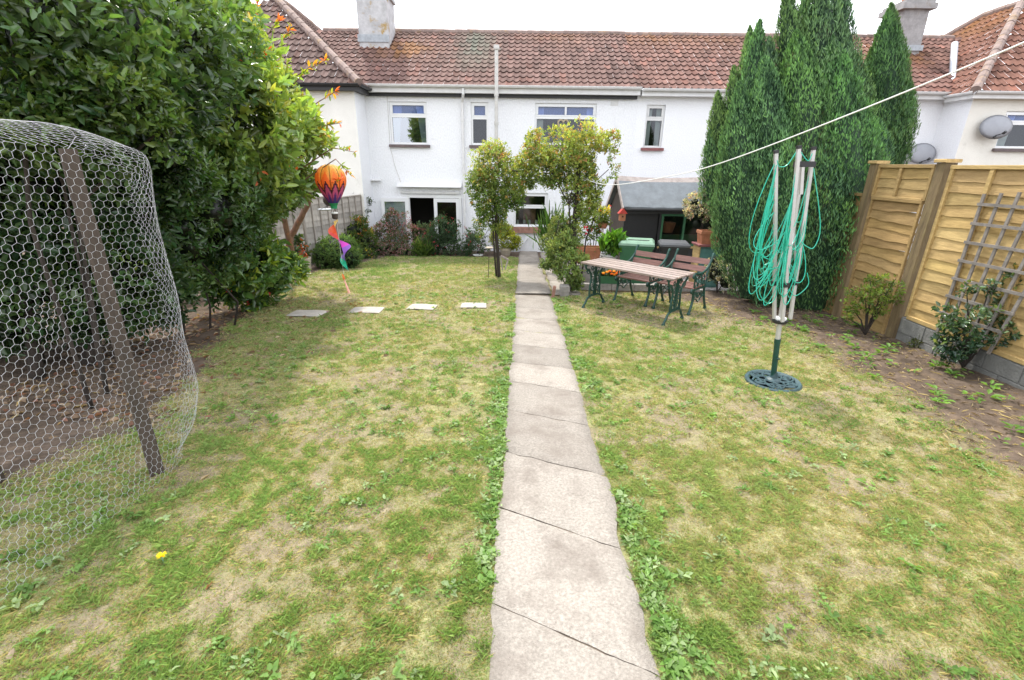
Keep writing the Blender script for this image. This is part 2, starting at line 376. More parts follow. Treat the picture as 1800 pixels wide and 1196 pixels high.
ys = np.concatenate([[-200, -60, -20, -6, -2], np.arange(-.5, 8, .04), np.arange(8, 17.2, .09), [18, 22, 30, 60, 150, 500]])
grid_mesh('garden_ground', xs, ys, ground_z, ground_col, M['ground'], 'structure')

# ------------------------------------------------------------------ concrete path, slab by slab
def path_edges(y):
    l = np.interp(y, [0, 1.4, 2.2, 4, 7, 9.2, 16.5], [-.10, -.095, -.10, -.075, -.055, -.035, .02])
    r = np.interp(y, [0, 1.4, 2.2, 4, 7, 9.2, 16.5], [.655, .655, .66, .675, .665, .66, .62])
    return l, r
pv, pf, pc = [], [], []
def slab_strip(y0l, y0r, y1l, y1r, edges, zoff, nU=22, seed=0):
    nV = max(4, int(abs(y1l-y0l)/.05))
    b = sum(len(v) for v in pv); u = np.linspace(0, 1, nU)
    U, V = np.meshgrid(u, np.linspace(0, 1, nV)); Y = (y0l*(1-U)+y0r*U)*(1-V)+(y1l*(1-U)+y1r*U)*V
    ends = smooth(.5, 1, V)*.5; k0, k1 = round(float(y0l)*50), round(float(y1l)*50)
    ew = np.exp(-V*abs(y1l-y0l)/.05); fw = np.exp(-(1-V)*abs(y1l-y0l)/.05)
    Y = Y+ew*((fbm(U*7, U*0+k0, 0, 75, 3)-.5)*.020+.004*vn(U*19, U*0+k0, 0, 76))+fw*((fbm(U*7, U*0+k1, 0, 75, 3)-.5)*.020-.010*vn(U*13, U*0+k1, 0, 77))
    l, r = edges(Y)
    wob = (fbm(Y*2.6, U*0+seed*0, 0, 71, 2)-.5)*.05+(fbm(Y*22, U*0, 0, 72, 2)-.5)*.018
    wob2 = (fbm(Y*2.2, U*0+9, 0, 73, 2)-.5)*.07+(fbm(Y*22, U*0+5, 0, 74, 2)-.5)*.018
    X = (l+wob)*(1-U)+(r+wob2)*U
    d = np.minimum(np.minimum(U, 1-U)*.72/.02, np.minimum(V, 1-V)*abs(y1l-y0l)/.012)
    Z = -K*Y + zoff + (fbm(X*6, Y*6, 0, 79, 3)-.5)*.012 - .012*np.clip(1-d, 0, 1)
    pv.append(np.stack([X, Y, Z], -1).reshape(-1, 3))
    tone = .86+.28*float(RNG.random()); e = smooth(0, .14, np.minimum(U, 1-U)+.10*(fbm(X*9, Y*9, 0, 83)-.5))
    C = np.stack([tone*(.80+.20*e)*np.ones_like(U)]*3, -1); C[..., 2] *= .97
    C = C*(.90+.22*fbm(X*3.2, Y*2.2, 0, 87, 4)[..., None])
    pc.append(C.reshape(-1, 3))
    i = np.arange(nV-1)[:, None]*nU+np.arange(nU-1)[None, :]+b
    pf.append(np.stack([i, i+1, i+1+nU, i+nU], -1).reshape(-1))
jl = [G(870, 1063), G(887, 893), G(897, 796), G(902, 722), G(905, 671), G(907, 637), G(908, 606), G(909, 581), G(910, 560), G(910, 541), G(909, 519)]
jr = [G(1163, 1192), G(1095, 968), G(1062, 838), G(1037, 750), G(1018, 692), G(1006, 650), G(996, 617), G(988, 590), G(981, 566), G(976, 546), G(969, 522)]
ylo = [-.6]+[float(q[1]) for q in jl]; yro = [-.75]+[float(q[1]) for q in jr]
for i in range(len(ylo)-1):
    slab_strip(float(ylo[i]), float(yro[i]), float(ylo[i+1]), float(yro[i+1]), path_edges, .022, seed=i*.37)
far = [ylo[-1], 10.7, 12.1, 13.6, 15.0, 16.42]
for i in range(5): slab_strip(far[i]+.012, far[i]+.012+.03*(i == 0), far[i+1]-.01, far[i+1]-.01, path_edges, .045 if i == 0 else .04, seed=i+5.1)
M['path'] = pm('path_concrete_worn', (.285, .256, .230), .95, .22, 60, .7, 140, c2=(.41, .372, .338), dirt=((.21, .18, .155), 2.6, .47, .72), attr=True, spec=.15, detail=8)
npmesh('path', np.concatenate(pv), np.concatenate(pf), 4, np.concatenate(pc), M['path'], smooth=True, kind='structure')
b = MB()
ysb = np.linspace(-.8, 16.4, 90)
for i in range(len(ysb)-1):
    (l0, r0), (l1, r1) = path_edges(ysb[i]), path_edges(ysb[i+1])
    b.add([(l0+.03, ysb[i], -K*ysb[i]+.006), (r0-.03, ysb[i], -K*ysb[i]+.006), (r1-.03, ysb[i+1], -K*ysb[i+1]+.006), (l1+.03, ysb[i+1], -K*ysb[i+1]+.006)], [(0, 1, 2, 3)])
b.build('path_bed', M['joint'])['kind'] = 'structure'
# second strip of concrete and the yard behind it
pv, pf, pc = [], [], []
def strip_edges(y): return y*0+.72, np.interp(y, [9, 12, 16.5], [1.22, 1.5, 1.9])
for a0, a1 in ((9.28, 10.9), (10.93, 12.6), (12.63, 14.5), (14.53, 16.3)): slab_strip(a0, a0, a1, a1, strip_edges, .03, seed=a0)
npmesh('yard_path', np.concatenate(pv), np.concatenate(pf), 4, np.concatenate(pc), M['path'], smooth=True, kind='structure')
b = MB(); b.add([(1.3, 10.05, -.49), (6.5, 10.05, -.49), (6.5, 16.4, -.80), (1.9, 16.4, -.80)], [(0, 1, 2, 3)]); b.build('yard', M['patio'])['kind'] = 'structure'

# ------------------------------------------------------------------ grass: every blade is a sliver of mesh
def blades(name, n_try, xr, yr, hmin, hmax, wid, seed, dens=1.0, mult=2):
    rg = np.random.default_rng(seed)
    x = rg.uniform(*xr, n_try); y = rg.uniform(*yr, n_try)
    lm = lawn_mask(x, y); br = bare(x, y); gr = green(x, y)
    tuft = fbm(x*15, y*15, 0, 91, 3)*.62+.38*fbm(x*5, y*5, 0, 92, 3)
    l, r = path_edges(y); off = ((x < l-.005+.03*(fbm(y*9, 1.0, 0, 3)-.5)) | (x > r+.005)); off &= ~((x > .66) & (x < 1.3) & (y > 9.25))
    for (sx, sy) in STONES: off &= ~((np.abs(x-sx) < .30) & (np.abs(y-sy) < .22))
    keep = rg.random(n_try) < dens*lm*(1-.72*br)*(.50+.52*smooth(.38, .64, tuft))*(.62+.42*gr)
    keep &= off & (((x-2.87)**2+(y-4.85)**2) > .30**2)
    x, y, gr, tuft, br = x[keep], y[keep], gr[keep], tuft[keep], br[keep]; z = ground_z(x, y)-.004
    x, y, gr, tuft, br, z = [np.repeat(q, mult) for q in (x, y, gr, tuft, br, z)]; n = len(x); x = x+rg.normal(0, .011, n); y = y+rg.normal(0, .011, n)
    t = smooth(.42, .68, tuft)
    green_b = rg.random(n) < np.clip(gr*.90*(.48+.55*t)+.05, 0, 1)
    h = rg.uniform(hmin, hmax, n)*(.65+.8*t)*np.where(green_b, 1.0, .75)*np.where(rg.random(n) < .05, 1.6, 1); w = wid*rg.uniform(.7, 1.3, n)
    a = rg.uniform(0, 2*PI, n); lean = rg.uniform(.3, 1.25, n)*np.where(green_b, 1, 1.9)
    dx, dy = np.cos(a), np.sin(a); b2 = rg.uniform(0, 2*PI, n); bx, by = np.cos(b2)*w/2, np.sin(b2)*w/2
    V = np.empty((n, 4, 3)); 
    V[:, 0] = np.stack([x-bx, y-by, z], -1); V[:, 1] = np.stack([x+bx, y+by, z], -1)
    mx_, my_ = x+dx*h*lean*.35, y+dy*h*lean*.35; V[:, 2] = np.stack([mx_+bx*.7, my_+by*.7, z+h*.62], -1)
    V[:, 3] = np.stack([x+dx*h*lean, y+dy*h*lean, z+h*np.where(green_b, .95, .6)], -1)
    FA = (np.arange(n)[:, None]*4+np.array([0, 1, 2, 3])[None]).reshape(-1)
    g1 = np.array([.175, .285, .085]); g2 = np.array([.31, .425, .15]); g3 = np.array([.36, .41, .17]); s1 = np.array([.52, .46, .26]); s2 = np.array([.38, .315, .165])
    u = rg.random(n)[:, None]; big = fbm(x*.7, y*.7, 0, 97)[:, None]
    cg = g1*(1-u)+g2*u; cg = cg*(1-.55*smooth(.45, .75, big))+g3*.55*smooth(.45, .75, big)
    cs = s1*u+s2*(1-u)
    C = np.where(green_b[:, None], cg, cs)*rg.uniform(.75, 1.25, n)[:, None]
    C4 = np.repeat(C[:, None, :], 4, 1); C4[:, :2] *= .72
    return V.reshape(-1, 3), FA, C4.reshape(-1, 3)
STONES = [(-3.50, 7.5), (-2.60, 7.8), (-1.70, 8.1), (-.80, 8.28)]
Vs, Fs, Cs = [], [], []; nb = 0
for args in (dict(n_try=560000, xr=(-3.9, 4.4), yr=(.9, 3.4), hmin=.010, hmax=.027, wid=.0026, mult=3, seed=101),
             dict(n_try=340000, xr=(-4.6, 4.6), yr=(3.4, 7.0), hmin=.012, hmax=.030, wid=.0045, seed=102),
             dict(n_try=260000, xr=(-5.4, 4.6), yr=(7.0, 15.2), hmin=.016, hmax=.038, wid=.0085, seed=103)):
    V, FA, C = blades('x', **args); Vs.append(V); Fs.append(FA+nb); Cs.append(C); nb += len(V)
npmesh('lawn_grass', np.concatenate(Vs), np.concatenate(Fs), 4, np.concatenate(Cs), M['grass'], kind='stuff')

# ------------------------------------------------------------------ leaf builder used by weeds, shrubs and trees
def leaf_arrays(pos, ax, nr, Ln, Wd, C, fold=.22, droop=.18):
    n = len(pos); ax = unit(ax); nr = unit(nr - ax*np.sum(nr*ax, -1, keepdims=True)); sd_ = np.cross(ax, nr)
    Ln = Ln[:, None]; Wd = Wd[:, None]; V = np.empty((n, 6, 3))
    up = nr*Wd*fold
    V[:, 0] = pos; V[:, 3] = pos+ax*Ln-nr*Ln*droop
    V[:, 1] = pos+ax*Ln*.36+sd_*Wd*.5+up; V[:, 2] = pos+ax*Ln*.74+sd_*Wd*.36+up*.7-nr*Ln*droop*.5
    V[:, 5] = pos+ax*Ln*.36-sd_*Wd*.5+up; V[:, 4] = pos+ax*Ln*.74-sd_*Wd*.36+up*.7-nr*Ln*droop*.5
    FA = (np.arange(n)[:, None]*6+np.array([0, 1, 2, 3, 0, 3, 4, 5])[None]).reshape(-1)
    return V.reshape(-1, 3), FA, np.repeat(C[:, None, :], 6, 1).reshape(-1, 3)
def leaves_obj(name, pos, ax, nr, Ln, Wd, C, mat, parent=None, origin=None, kind=None, core=None, **k):
    V, FA, CC = leaf_arrays(pos, ax, nr, Ln, Wd, C, **k)
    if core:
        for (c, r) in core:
            cv, cfa = ico(c, r); FA = np.concatenate([FA, cfa+len(V)]); V = np.concatenate([V, cv]); CC = np.concatenate([CC, np.tile(np.array([[.010, .016, .008]]), (len(cv), 1))])  # near-black core painted as the deep shade inside a crown
    return npmesh(name, V, FA, 4, CC, mat, parent, origin, kind=kind)
def ico(c, r, nu=16, nv=10):
    c = np.array(c); r = np.array(r)*np.ones(3)
    th = np.linspace(0, 2*PI, nu, endpoint=False); ph = np.linspace(.05, PI-.05, nv); T, Q = np.meshgrid(th, ph)
    d = np.stack([np.cos(T)*np.sin(Q), np.sin(T)*np.sin(Q), np.cos(Q)], -1)
    q = c+d*r*(.8+.4*vn(d[..., 0]*2.5+c[0], d[..., 1]*2.5+c[1], d[..., 2]*2.5, 5))[..., None]
    i = (np.arange(nv-1)[:, None]*nu+np.arange(nu)[None]); j = (np.arange(nv-1)[:, None]*nu+(np.arange(nu)[None]+1) % nu)
    return q.reshape(-1, 3), np.stack([i, j, j+nu, i+nu], -1).reshape(-1)
def randdir(n, rg):
    v = rg.normal(size=(n, 3)); return unit(v)

# broad-leaved weeds in the lawn (rosettes) and along the path
rg = np.random.default_rng(5)
n = 4200; x = rg.uniform(-3.3, 4.2, n); y = .9+rg.random(n)**1.5*8.5
side = rg.random(n) < .25
ye = .9+rg.random(n)**1.4*8; l, r = path_edges(ye); s = rg.random(n) < .5
x = np.where(side, np.where(s, l-np.abs(rg.normal(0, .07, n))-.015, r+np.abs(rg.normal(0, .09, n))+.02), x); y = np.where(side, ye, y)
l, r = path_edges(y)
k = (side | (fbm(x*1.6, y*1.6, 0, 131) > .50)) & (lawn_mask(x, y) > .4) & ((x < l) | (x > r)) & (~side | (fbm(y*2.4, x*0+np.where(s, 1., 5.), 0, 7) > .47))
x, y, side = x[k], y[k], side[k]
pos, ax, nr, LL, WW, CC = [], [], [], [], [], []
for i in range(len(x)):
    mlv = rg.integers(5, 13); asp = rg.uniform(.28, .75); sz = rg.uniform(.016, .040)*(1.0 if side[i] else .9)*(1+.05*y[i]); z = float(ground_z(x[i:i+1], y[i:i+1])[0])
    base = np.array([[.14, .25, .055], [.19, .30, .09], [.25, .33, .16], [.11, .21, .04]][rg.integers(0, 4)])*rg.uniform(.8, 1.2)
    t = rg.uniform(0, 2*PI, mlv); ti = rg.uniform(.0, .9, mlv)
    pos.append(np.stack([x[i]+.008*np.cos(t)+rg.normal(0, .012, mlv), y[i]+.008*np.sin(t)+rg.normal(0, .012, mlv), z+.004+rg.uniform(0, .02, mlv)], -1)); ax.append(np.stack([np.cos(t), np.sin(t), ti], -1)); nr.append(np.tile([0, 0, 1.], (mlv, 1))+rg.normal(0, .2, (mlv, 3)))
    LL.append(sz*rg.uniform(.7, 1.25, mlv)); WW.append(sz*asp*rg.uniform(.8, 1.2, mlv)); CC.append(base*rg.uniform(.8, 1.25, (mlv, 1)))
leaves_obj('lawn_weeds', *[np.concatenate(q) for q in (pos, ax, nr, LL, WW, CC)], M['softleaf'], kind='stuff', droop=.3)
# small weeds on the bare bed by the fence
n = 70; x = rg.uniform(4.1, 5.45, n); y = rg.uniform(3.4, 8.2, n); pos, ax, nr, LL, WW, CC = [], [], [], [], [], []
for i in range(n):
    mlv = rg.integers(5, 11); sz = rg.uniform(.04, .10); z = float(ground_z(x[i:i+1], y[i:i+1])[0]); t = rg.uniform(0, 2*PI, mlv)
    base = np.array([.13, .25, .05])*rg.uniform(.7, 1.3)
    pos.append(np.stack([x[i]+.02*np.cos(t), y[i]+.02*np.sin(t), z+.01+rg.uniform(0, .04, mlv)], -1)); ax.append(np.stack([np.cos(t), np.sin(t), rg.uniform(.2, .8, mlv)], -1)); nr.append(np.tile([0, 0, 1.], (mlv, 1)))
    LL.append(sz*rg.uniform(.6, 1.2, mlv)); WW.append(sz*rg.uniform(.3, .5, mlv)); CC.append(base*rg.uniform(.8, 1.25, (mlv, 1)))
leaves_obj('bed_weeds', *[np.concatenate(q) for q in (pos, ax, nr, LL, WW, CC)], M['softleaf'], kind='stuff', droop=.3)
# dead leaves under the hedge, straw and chips on the bed by the fence and a few on the lawn
n = 3600; x = np.concatenate([rg.uniform(-5.2, -2.6, 1300), rg.uniform(3.4, 5.5, 1700), rg.uniform(-4.5, 4.3, 600)]); y = np.concatenate([rg.uniform(3.6, 8.6, 1300), rg.uniform(2.6, 9.2, 1700), .9+rg.random(600)*11])
lm = lawn_mask(x, y); l, r = path_edges(y); k = ((lm < .75) | (rg.random(n) < .25)) & ((x < l-.02) | (x > r+.02)); x, y = x[k], y[k]; n = len(x)
t = rg.uniform(0, 2*PI, n); leafy = x < 0
pal = np.array([[.30, .21, .14], [.20, .135, .09], [.40, .31, .23], [.26, .13, .09]])[rg.integers(0, 4, n)]; pal2 = np.array([[.40, .32, .20], [.30, .22, .14], [.10, .07, .05], [.5, .42, .3]])[rg.integers(0, 4, n)]
leaves_obj('garden_litter', np.stack([x, y, ground_z(x, y)+.008], -1), np.stack([np.cos(t), np.sin(t), rg.uniform(-.05, .35, n)], -1), np.tile([0, 0, 1.], (n, 1))+rg.normal(0, .45, (n, 3)),
           np.where(leafy, rg.uniform(.05, .10, n), rg.uniform(.03, .13, n)), np.where(leafy, rg.uniform(.025, .05, n), rg.uniform(.004, .012, n)), np.where(leafy[:, None], pal, pal2)*rg.uniform(.7, 1.2, (n, 1)), M['softleaf'], kind='stuff')

# ================================================================== HOUSES
D = 16.48; FL = -.826                    # facade plane and the ground level in front of it
def rect(x0, y0, x1, y1, Y=D):
    a, b2 = P(x0, y0, Y), P(x1, y1, Y); return float(a[0]), float(b2[0]), float(b2[2]), float(a[2])   # X0 X1 Z0 Z1
def wall_holes(b, x0, x1, z0, z1, Y, holes, depth=.14):
    xs_ = sorted({x0, x1, *[h[0] for h in holes], *[h[1] for h in holes]}); zs_ = sorted({z0, z1, *[h[2] for h in holes], *[h[3] for h in holes]})
    for i in range(len(xs_)-1):
        for j in range(len(zs_)-1):
            cx, cz = (xs_[i]+xs_[i+1])/2, (zs_[j]+zs_[j+1])/2
            if any(h[0] < cx < h[1] and h[2] < cz < h[3] for h in holes): continue
            b.add([(xs_[i], Y, zs_[j]), (xs_[i+1], Y, zs_[j]), (xs_[i+1], Y, zs_[j+1]), (xs_[i], Y, zs_[j+1])], [(0, 1, 2, 3)])
    for h in holes:
        a, c, e, g = h
        b.add([(a, Y, e), (a, Y, g), (a, Y+depth, g), (a, Y+depth, e)], [(0, 1, 2, 3)]); b.add([(c, Y, e), (c, Y+depth, e), (c, Y+depth, g), (c, Y, g)], [(0, 1, 2, 3)])
        b.add([(a, Y, g), (c, Y, g), (c, Y+depth, g), (a, Y+depth, g)], [(0, 1, 2, 3)]); b.add([(a, Y, e), (a, Y+depth, e), (c, Y+depth, e), (c, Y, e)], [(0, 1, 2, 3)])
def window(root, h, transom=.33, mull=0, top='glass_painted_sky', low='glass', sill='sill', curtains=True, frame='upvc', Y=D, room='dark', nosill=False):
    x0, x1, z0, z1 = h; yf = Y+.085; g = .004
    b = MB(); fw = .055
    x0 += g; x1 -= g; z0 += g; z1 -= g
    b.box(((x0+x1)/2, yf, z1-fw/2), (x1-x0, .07, fw)); b.box(((x0+x1)/2, yf, z0+fw/2), (x1-x0, .07, fw))
    for xx in (x0+fw/2, x1-fw/2): b.box((xx, yf, (z0+z1)/2), (fw, .07, z1-z0-2*fw))
    zt = z1-(z1-z0)*transom
    b.box(((x0+x1)/2, yf-.003, zt), (x1-x0-2*fw, .07, .075))
    # opening top light casement sits proud
    for zz in (z1-fw-.02, zt+.0375+.02): b.box(((x0+x1)/2, yf-.022, zz), (x1-x0-2*fw, .05, .04))
    xs2 = [x0+fw+.02, x1-fw-.02]
    for k2 in range(mull): xs2.append(x0+(x1-x0)*(k2+1)/(mull+1))
    for xx in xs2: b.box((xx, yf-.024, (zt+z1)/2), (.04 if xx in xs2[:2] else .06, .05, z1-zt-fw-.0375-.08))
    wn = b.build('window', M[frame], root)
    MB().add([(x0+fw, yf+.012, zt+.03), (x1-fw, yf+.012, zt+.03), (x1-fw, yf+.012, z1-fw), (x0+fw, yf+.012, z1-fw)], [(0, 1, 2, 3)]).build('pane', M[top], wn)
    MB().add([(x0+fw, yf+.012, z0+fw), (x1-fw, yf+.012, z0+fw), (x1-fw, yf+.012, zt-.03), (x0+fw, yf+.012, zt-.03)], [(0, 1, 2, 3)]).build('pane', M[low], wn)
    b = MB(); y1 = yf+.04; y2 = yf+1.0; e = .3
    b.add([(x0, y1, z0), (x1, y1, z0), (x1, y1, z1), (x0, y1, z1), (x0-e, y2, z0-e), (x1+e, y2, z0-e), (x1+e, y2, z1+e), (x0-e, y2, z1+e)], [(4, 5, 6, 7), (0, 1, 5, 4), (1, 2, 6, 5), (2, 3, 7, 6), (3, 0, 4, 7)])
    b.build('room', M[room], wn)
    if curtains:
        for sgn in (0, 1):
            b = MB(); xa = x0+fw if sgn == 0 else x1-fw; wd = (x1-x0)*(.27 if curtains is True else curtains)*(1 if sgn == 0 else -1); nn = 16; vs = []
            for k2 in range(nn+1):
                xx = xa+wd*k2/nn; yy = yf+.09+.02*math.sin(k2*2.1)
                vs += [(xx*.35+xa*.65 if False else xx, yy, z1-.03), (xa+(xx-xa)*(.55 if curtains is True else .9), yy, z0+.04)]
            b.add(vs, [(2*k2, 2*k2+2, 2*k2+3, 2*k2+1) for k2 in range(nn)]); b.build('curtain', M['curtain'], wn, smooth=True)
    if not nosill:
        b = MB(); b.box(((x0+x1)/2, Y-.02, z0-.055), (x1-x0+.14, .16, .085), ch=.012); b.build('sill', M[sill], wn)
        MB().box(((x0+x1)/2, Y+.06, z0-.018+.006), (x1-x0-.01, .10, .02)).build('ledge', M['stone'], wn)
    return wn
def tiles(b, O, u, v, W, Hh, inside, tint, tw=.21, cl=.335):
    "pantiles laid in courses on the plane O + s*u + t*v"
    O, u, v = Vector(O), Vector(u).normalized(), Vector(v).normalized(); n_ = u.cross(v).normalized()
    if n_.z < 0: n_ = -n_
    prof = [(0, .030), (.10, .046), (.22, .034), (.38, .008), (.62, 0), (.86, .012), (1, .030)]
    nr_, nc_ = int(Hh/cl)+1, int(W/tw)+1
    for r_ in range(nr_):
        for c_ in range(nc_):
            s0, t0 = c_*tw, r_*cl
            if not inside(s0+tw/2, t0+cl*.5): continue
            jit = random.uniform(-.006, .006); lift = .026+random.uniform(-.004, .006)
            b.cur = tint(s0, t0)
            a, e, fvs = [], [], []
            for (pu, pz) in prof:
                sag = -.03*math.sin(pu*PI)*.6
                a.append(O+u*(s0+pu*tw)+v*(t0+jit+sag)+n_*(pz+lift)); e.append(O+u*(s0+pu*tw)+v*(t0+cl+.03)+n_*(pz*1.0-.004)); fvs.append(O+u*(s0+pu*tw)+v*(t0+jit+sag)+n_*(pz-.012))
            k2 = len(prof); vs = a+e
            b.add(vs, [(i, i+1, k2+i+1, k2+i) for i in range(k2-1)])
            bc = b.cur; b.cur = tuple(q*.42 for q in bc); b.add(a+fvs, [(i+1, i, k2+i, k2+i+1) for i in range(k2-1)]); b.cur = bc  # front edge painted darker as the shadow line below each course
def tint_fn(base, lichen=(), green_patch=()):
    def f(s, t):
        g = random.gauss(1, .13); c = np.array(base)*g
        if random.random() < .07: c = c*np.array([1.25, 1.1, 1.05])
        if random.random() < .06: c = c*.7
        for (ls, lt, lr, q) in lichen:
            d = math.exp(-((s-ls)**2+((t-lt)*1.2)**2)/lr**2)*q*random.uniform(.2, 1.2); c = c*(1-min(d, .9))+np.array([.40, .20, .07])*min(d, .9)
        for (ls, lt, lr, q) in green_patch:
            d = math.exp(-((s-ls)/lr)**2)*smooth(.2, 2.5, t)*q*random.uniform(.5, 1.1); c = c*(1-d)+np.array([.20, .24, .19])*d
        return tuple(float(max(.01, q)) for q in c)
    return f
EZ = 4.22; EY = 16.20; RYY = 19.85; RZ = 6.44
slope = Vector((0, RYY-EY, RZ-EZ)); SL = slope.length
XW0, XM, XW1 = -4.91, 3.66, 13.07
def ridge_line(b, p, q, r=.115, step=.42):
    p, q = Vector(p), Vector(q); n_ = max(1, int((q-p).length/step))
    for i in range(n_):
        a, c = p.lerp(q, i/n_), p.lerp(q, (i+1)/n_+.06/n_); j = Vector((0, 0, random.uniform(-.008, .008)))
        b.tube([a+j, c+j], [r*1.04, r*.97], 10)
def gutter(b, p, q, r=.06):
    p, q = Vector(p), Vector(q); d = (q-p).normalized(); s_ = Vector((0, 0, 1)).cross(d).normalized(); vs = []
    for e in (p, q):
        for k2 in range(9):
            t = PI+PI*k2/8; vs.append(e+s_*math.cos(t)*r+Vector((0, 0, math.sin(t)*r)))
    b.add(vs, [(k2, k2+1, 9+k2+1, 9+k2) for k2 in range(8)]); vs2 = [v*1 for v in vs]
    b.bar(p+Vector((0, 0, 0))-s_*r, q-s_*r, .012, .018); b.bar(p+s_*r, q+s_*r, .012, .018)

# ---- middle house, left of the break in the gutter
h1 = thing('terraced_house', 'white pebbledashed middle house with open patio door and black stripe under its gutter', 'house', (-.6, D, FL))
W1 = rect(684, 180, 752, 255); W1 = (-4.17, -2.98, 2.58, 3.82); W2 = (-1.585, -1.035, 2.59, 3.83); W3 = (.44, 2.37, 2.63, 3.83)
KW = (-.18, .95, .04, 1.13); DR = (-3.78, -1.93, FL+.02, 1.03)
b = MB(); wall_holes(b, XW0, XM, FL-.1, EZ+.02, D, [W1, W2, W3, KW, DR])
b.build('wall', M['wall'], h1)
window(h1, W1, top='glass_painted_sky', low='glass_sky', room='dark'); window(h1, W2, curtains=False, transom=.36); window(h1, W3, mull=1, transom=.34, curtains=.12)
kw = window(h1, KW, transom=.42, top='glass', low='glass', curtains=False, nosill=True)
b = MB(); b.box((sum(KW[:2])/2, D-.02, KW[2]-.115), (1.24, .13, .2)); b.build('sill', M['brick'], kw)
MB().box((.35, D+.55, .38), (.42, .3, .7)).build('room_cupboard', M['brick'], kw)
for k2 in range(5):
    b = MB(); b.lathe([(.04, 0), (.045, .1), (.03, .14)], (-.05+.2*k2+.03*(k2 % 2), D+.2, KW[2]+.06), 8); b.build('windowsill_pot', M['curtain'], kw)
# patio door: frame, dark opening, open leaf, fixed leaf
b = MB(); yf = D+.05
x0, x1, z0, z1 = [q+s_ for q, s_ in zip(DR, (.004, -.004, .004, -.004))]
b.box(((x0+x1)/2, yf, z1-.05), (x1-x0, .09, .10)); 
for xx in (x0+.04, x1-.05): b.box((xx, yf, (z0+z1-.1)/2), (.08, .09, z1-z0-.1))
b.box(((x0+x1)/2, yf, z0+.03), (x1-x0-.2, .09, .06))
dr = b.build('door', M['upvc'], h1)
def leaf_(hx, ang, wd, nm):
    b = MB(); Mz = Matrix.Rotation(ang, 3, 'Z'); o = Vector((hx, yf-.04, 0)); zz0, zz1 = z0+.07, z1-.11
    def q(u_, z_, t=0): return o+Mz @ Vector((u_, t, 0))+Vector((0, 0, z_))
    for (u0, u1, a0, a1) in ((0, .11, zz0, zz1), (wd-.11, wd, zz0, zz1), (.11, wd-.11, zz1-.12, zz1), (.11, wd-.11, zz0, zz0+.16)):
        pts = [q(u0, a0, -.03), q(u1, a0, -.03), q(u1, a1, -.03), q(u0, a1, -.03)]; dv = Mz @ Vector((0, .06, 0)); b.prism([tuple(t) for t in pts], tuple(dv))
    lf = b.build('door_leaf', M['upvc'], dr)
    return lf, q, zz0, zz1
lf, q, a0, a1 = leaf_(DR[0]+.04, PI+.12, .90, 'a')
MB().add([q(.11, a0+.16), q(.81, a0+.16), q(.81, a1-.12), q(.11, a1-.12)], [(0, 1, 2, 3)]).build('door_glass', M['glass_sky'], dr)
MB().bar(q(.86, a0+.9, -.05), q(.86, a0+1.05, -.05), .03, .03).build('door_handle', M['steel'], dr)
lf, q, a0, a1 = leaf_(DR[1]-.09-.86, 0, .86, 'b')
MB().add([q(.11, a0+.16), q(.75, a0+.16), q(.75, a1-.12), q(.11, a1-.12)], [(0, 1, 2, 3)]).build('door_glass', M['glass'], dr)
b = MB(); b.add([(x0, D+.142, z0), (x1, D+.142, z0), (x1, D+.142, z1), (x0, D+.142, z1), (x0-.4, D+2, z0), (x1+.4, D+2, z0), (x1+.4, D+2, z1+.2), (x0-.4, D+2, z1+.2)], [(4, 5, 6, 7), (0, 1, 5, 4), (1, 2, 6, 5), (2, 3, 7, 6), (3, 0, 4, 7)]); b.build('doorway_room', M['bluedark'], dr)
b = MB(); b.prism([(-4.06, D-.002, 1.42), (-4.06, D-.24, 1.28), (-4.06, D-.002, 1.28)], (2.14, 0, 0)); b.box((-2.99, D-.03, 1.10), (1.95, .05, .07)); b.build('door_canopy', M['oldwhite'], h1)
b = MB(); tiles(b, (XW0-2.94, EY, EZ), (1, 0, 0), slope, XM-XW0+2.94, SL, lambda s, t: XW0-2.94+s > XW0+.12-(EZ-4.1+t*slope.z/SL)/.82, tint_fn((.250, .158, .138), lichen=((3.8, 2.6, .9, .8), (9.2, 4.2, 1.2, .35)), green_patch=((6.2, 0, .62, .75),)))
rf = b.build('roof', M['tile'], h1, colors=True)
b = MB(); ridge_line(b, (XW0-2.3, RYY+.05, RZ+.02), (XM, RYY+.05, RZ+.02)); b.build('ridge_tiles', M['ridge'], rf)
b = MB(); c0 = P(657, 68, 18.6); cx = float(c0[0])
b.box((cx, 19.15, 6.45), (1.0, 1.1, 1.8)); b.box((cx, 19.15, 7.72), (.98, 1.08, .75)); b.box((cx, 19.15, 8.15), (1.2, 1.3, .14)); b.box((cx+.53, 19.15, 7.28), (.08, 1.14, .10))
ch_ = b.build('chimney', M['chimney'], rf)
MB().box((cx, 18.585, 5.98), (1.08, .03, .22)).build('flashing', M['lead'], ch_)
b = MB()
for dx in (-.25, .25): b.lathe([(.15, 0), (.12, .1), (.11, .45), (.14, .5), (.1, .5)], (cx+dx, 19.15, 8.22), 14)
b.build('chimney_pot', M['pot'], ch_)
b = MB(); gutter(b, (XW0+.06, EY-.055, EZ+.03), (XM-.02, EY-.055, EZ+.03), .065); b.box(((XW0+XM)/2+.02, EY+.03, EZ-.07), (XM-XW0-.1, .03, .2)); b.build('gutter', M['oldwhite'], h1)
MB().box(((XW0+XM)/2, D-.06, EZ-.21), (XM-XW0-.16, .12, .10)).build('eaves_stripe', M['black'], h1)
MB().box(((XW0+XM)/2, (EY+D)/2+.02, EZ-.16), (XM-XW0-.12, D-EY-.06, .02)).build('soffit', M['oldwhite'], h1)
b = MB(); xp = -1.78; b.tube([(xp, EY-.03, EZ-.05), (xp, EY-.03, EZ-.2), (xp-.06, D-.10, EZ-.42), (xp-.06, D-.10, FL+.05)], .042, 10)
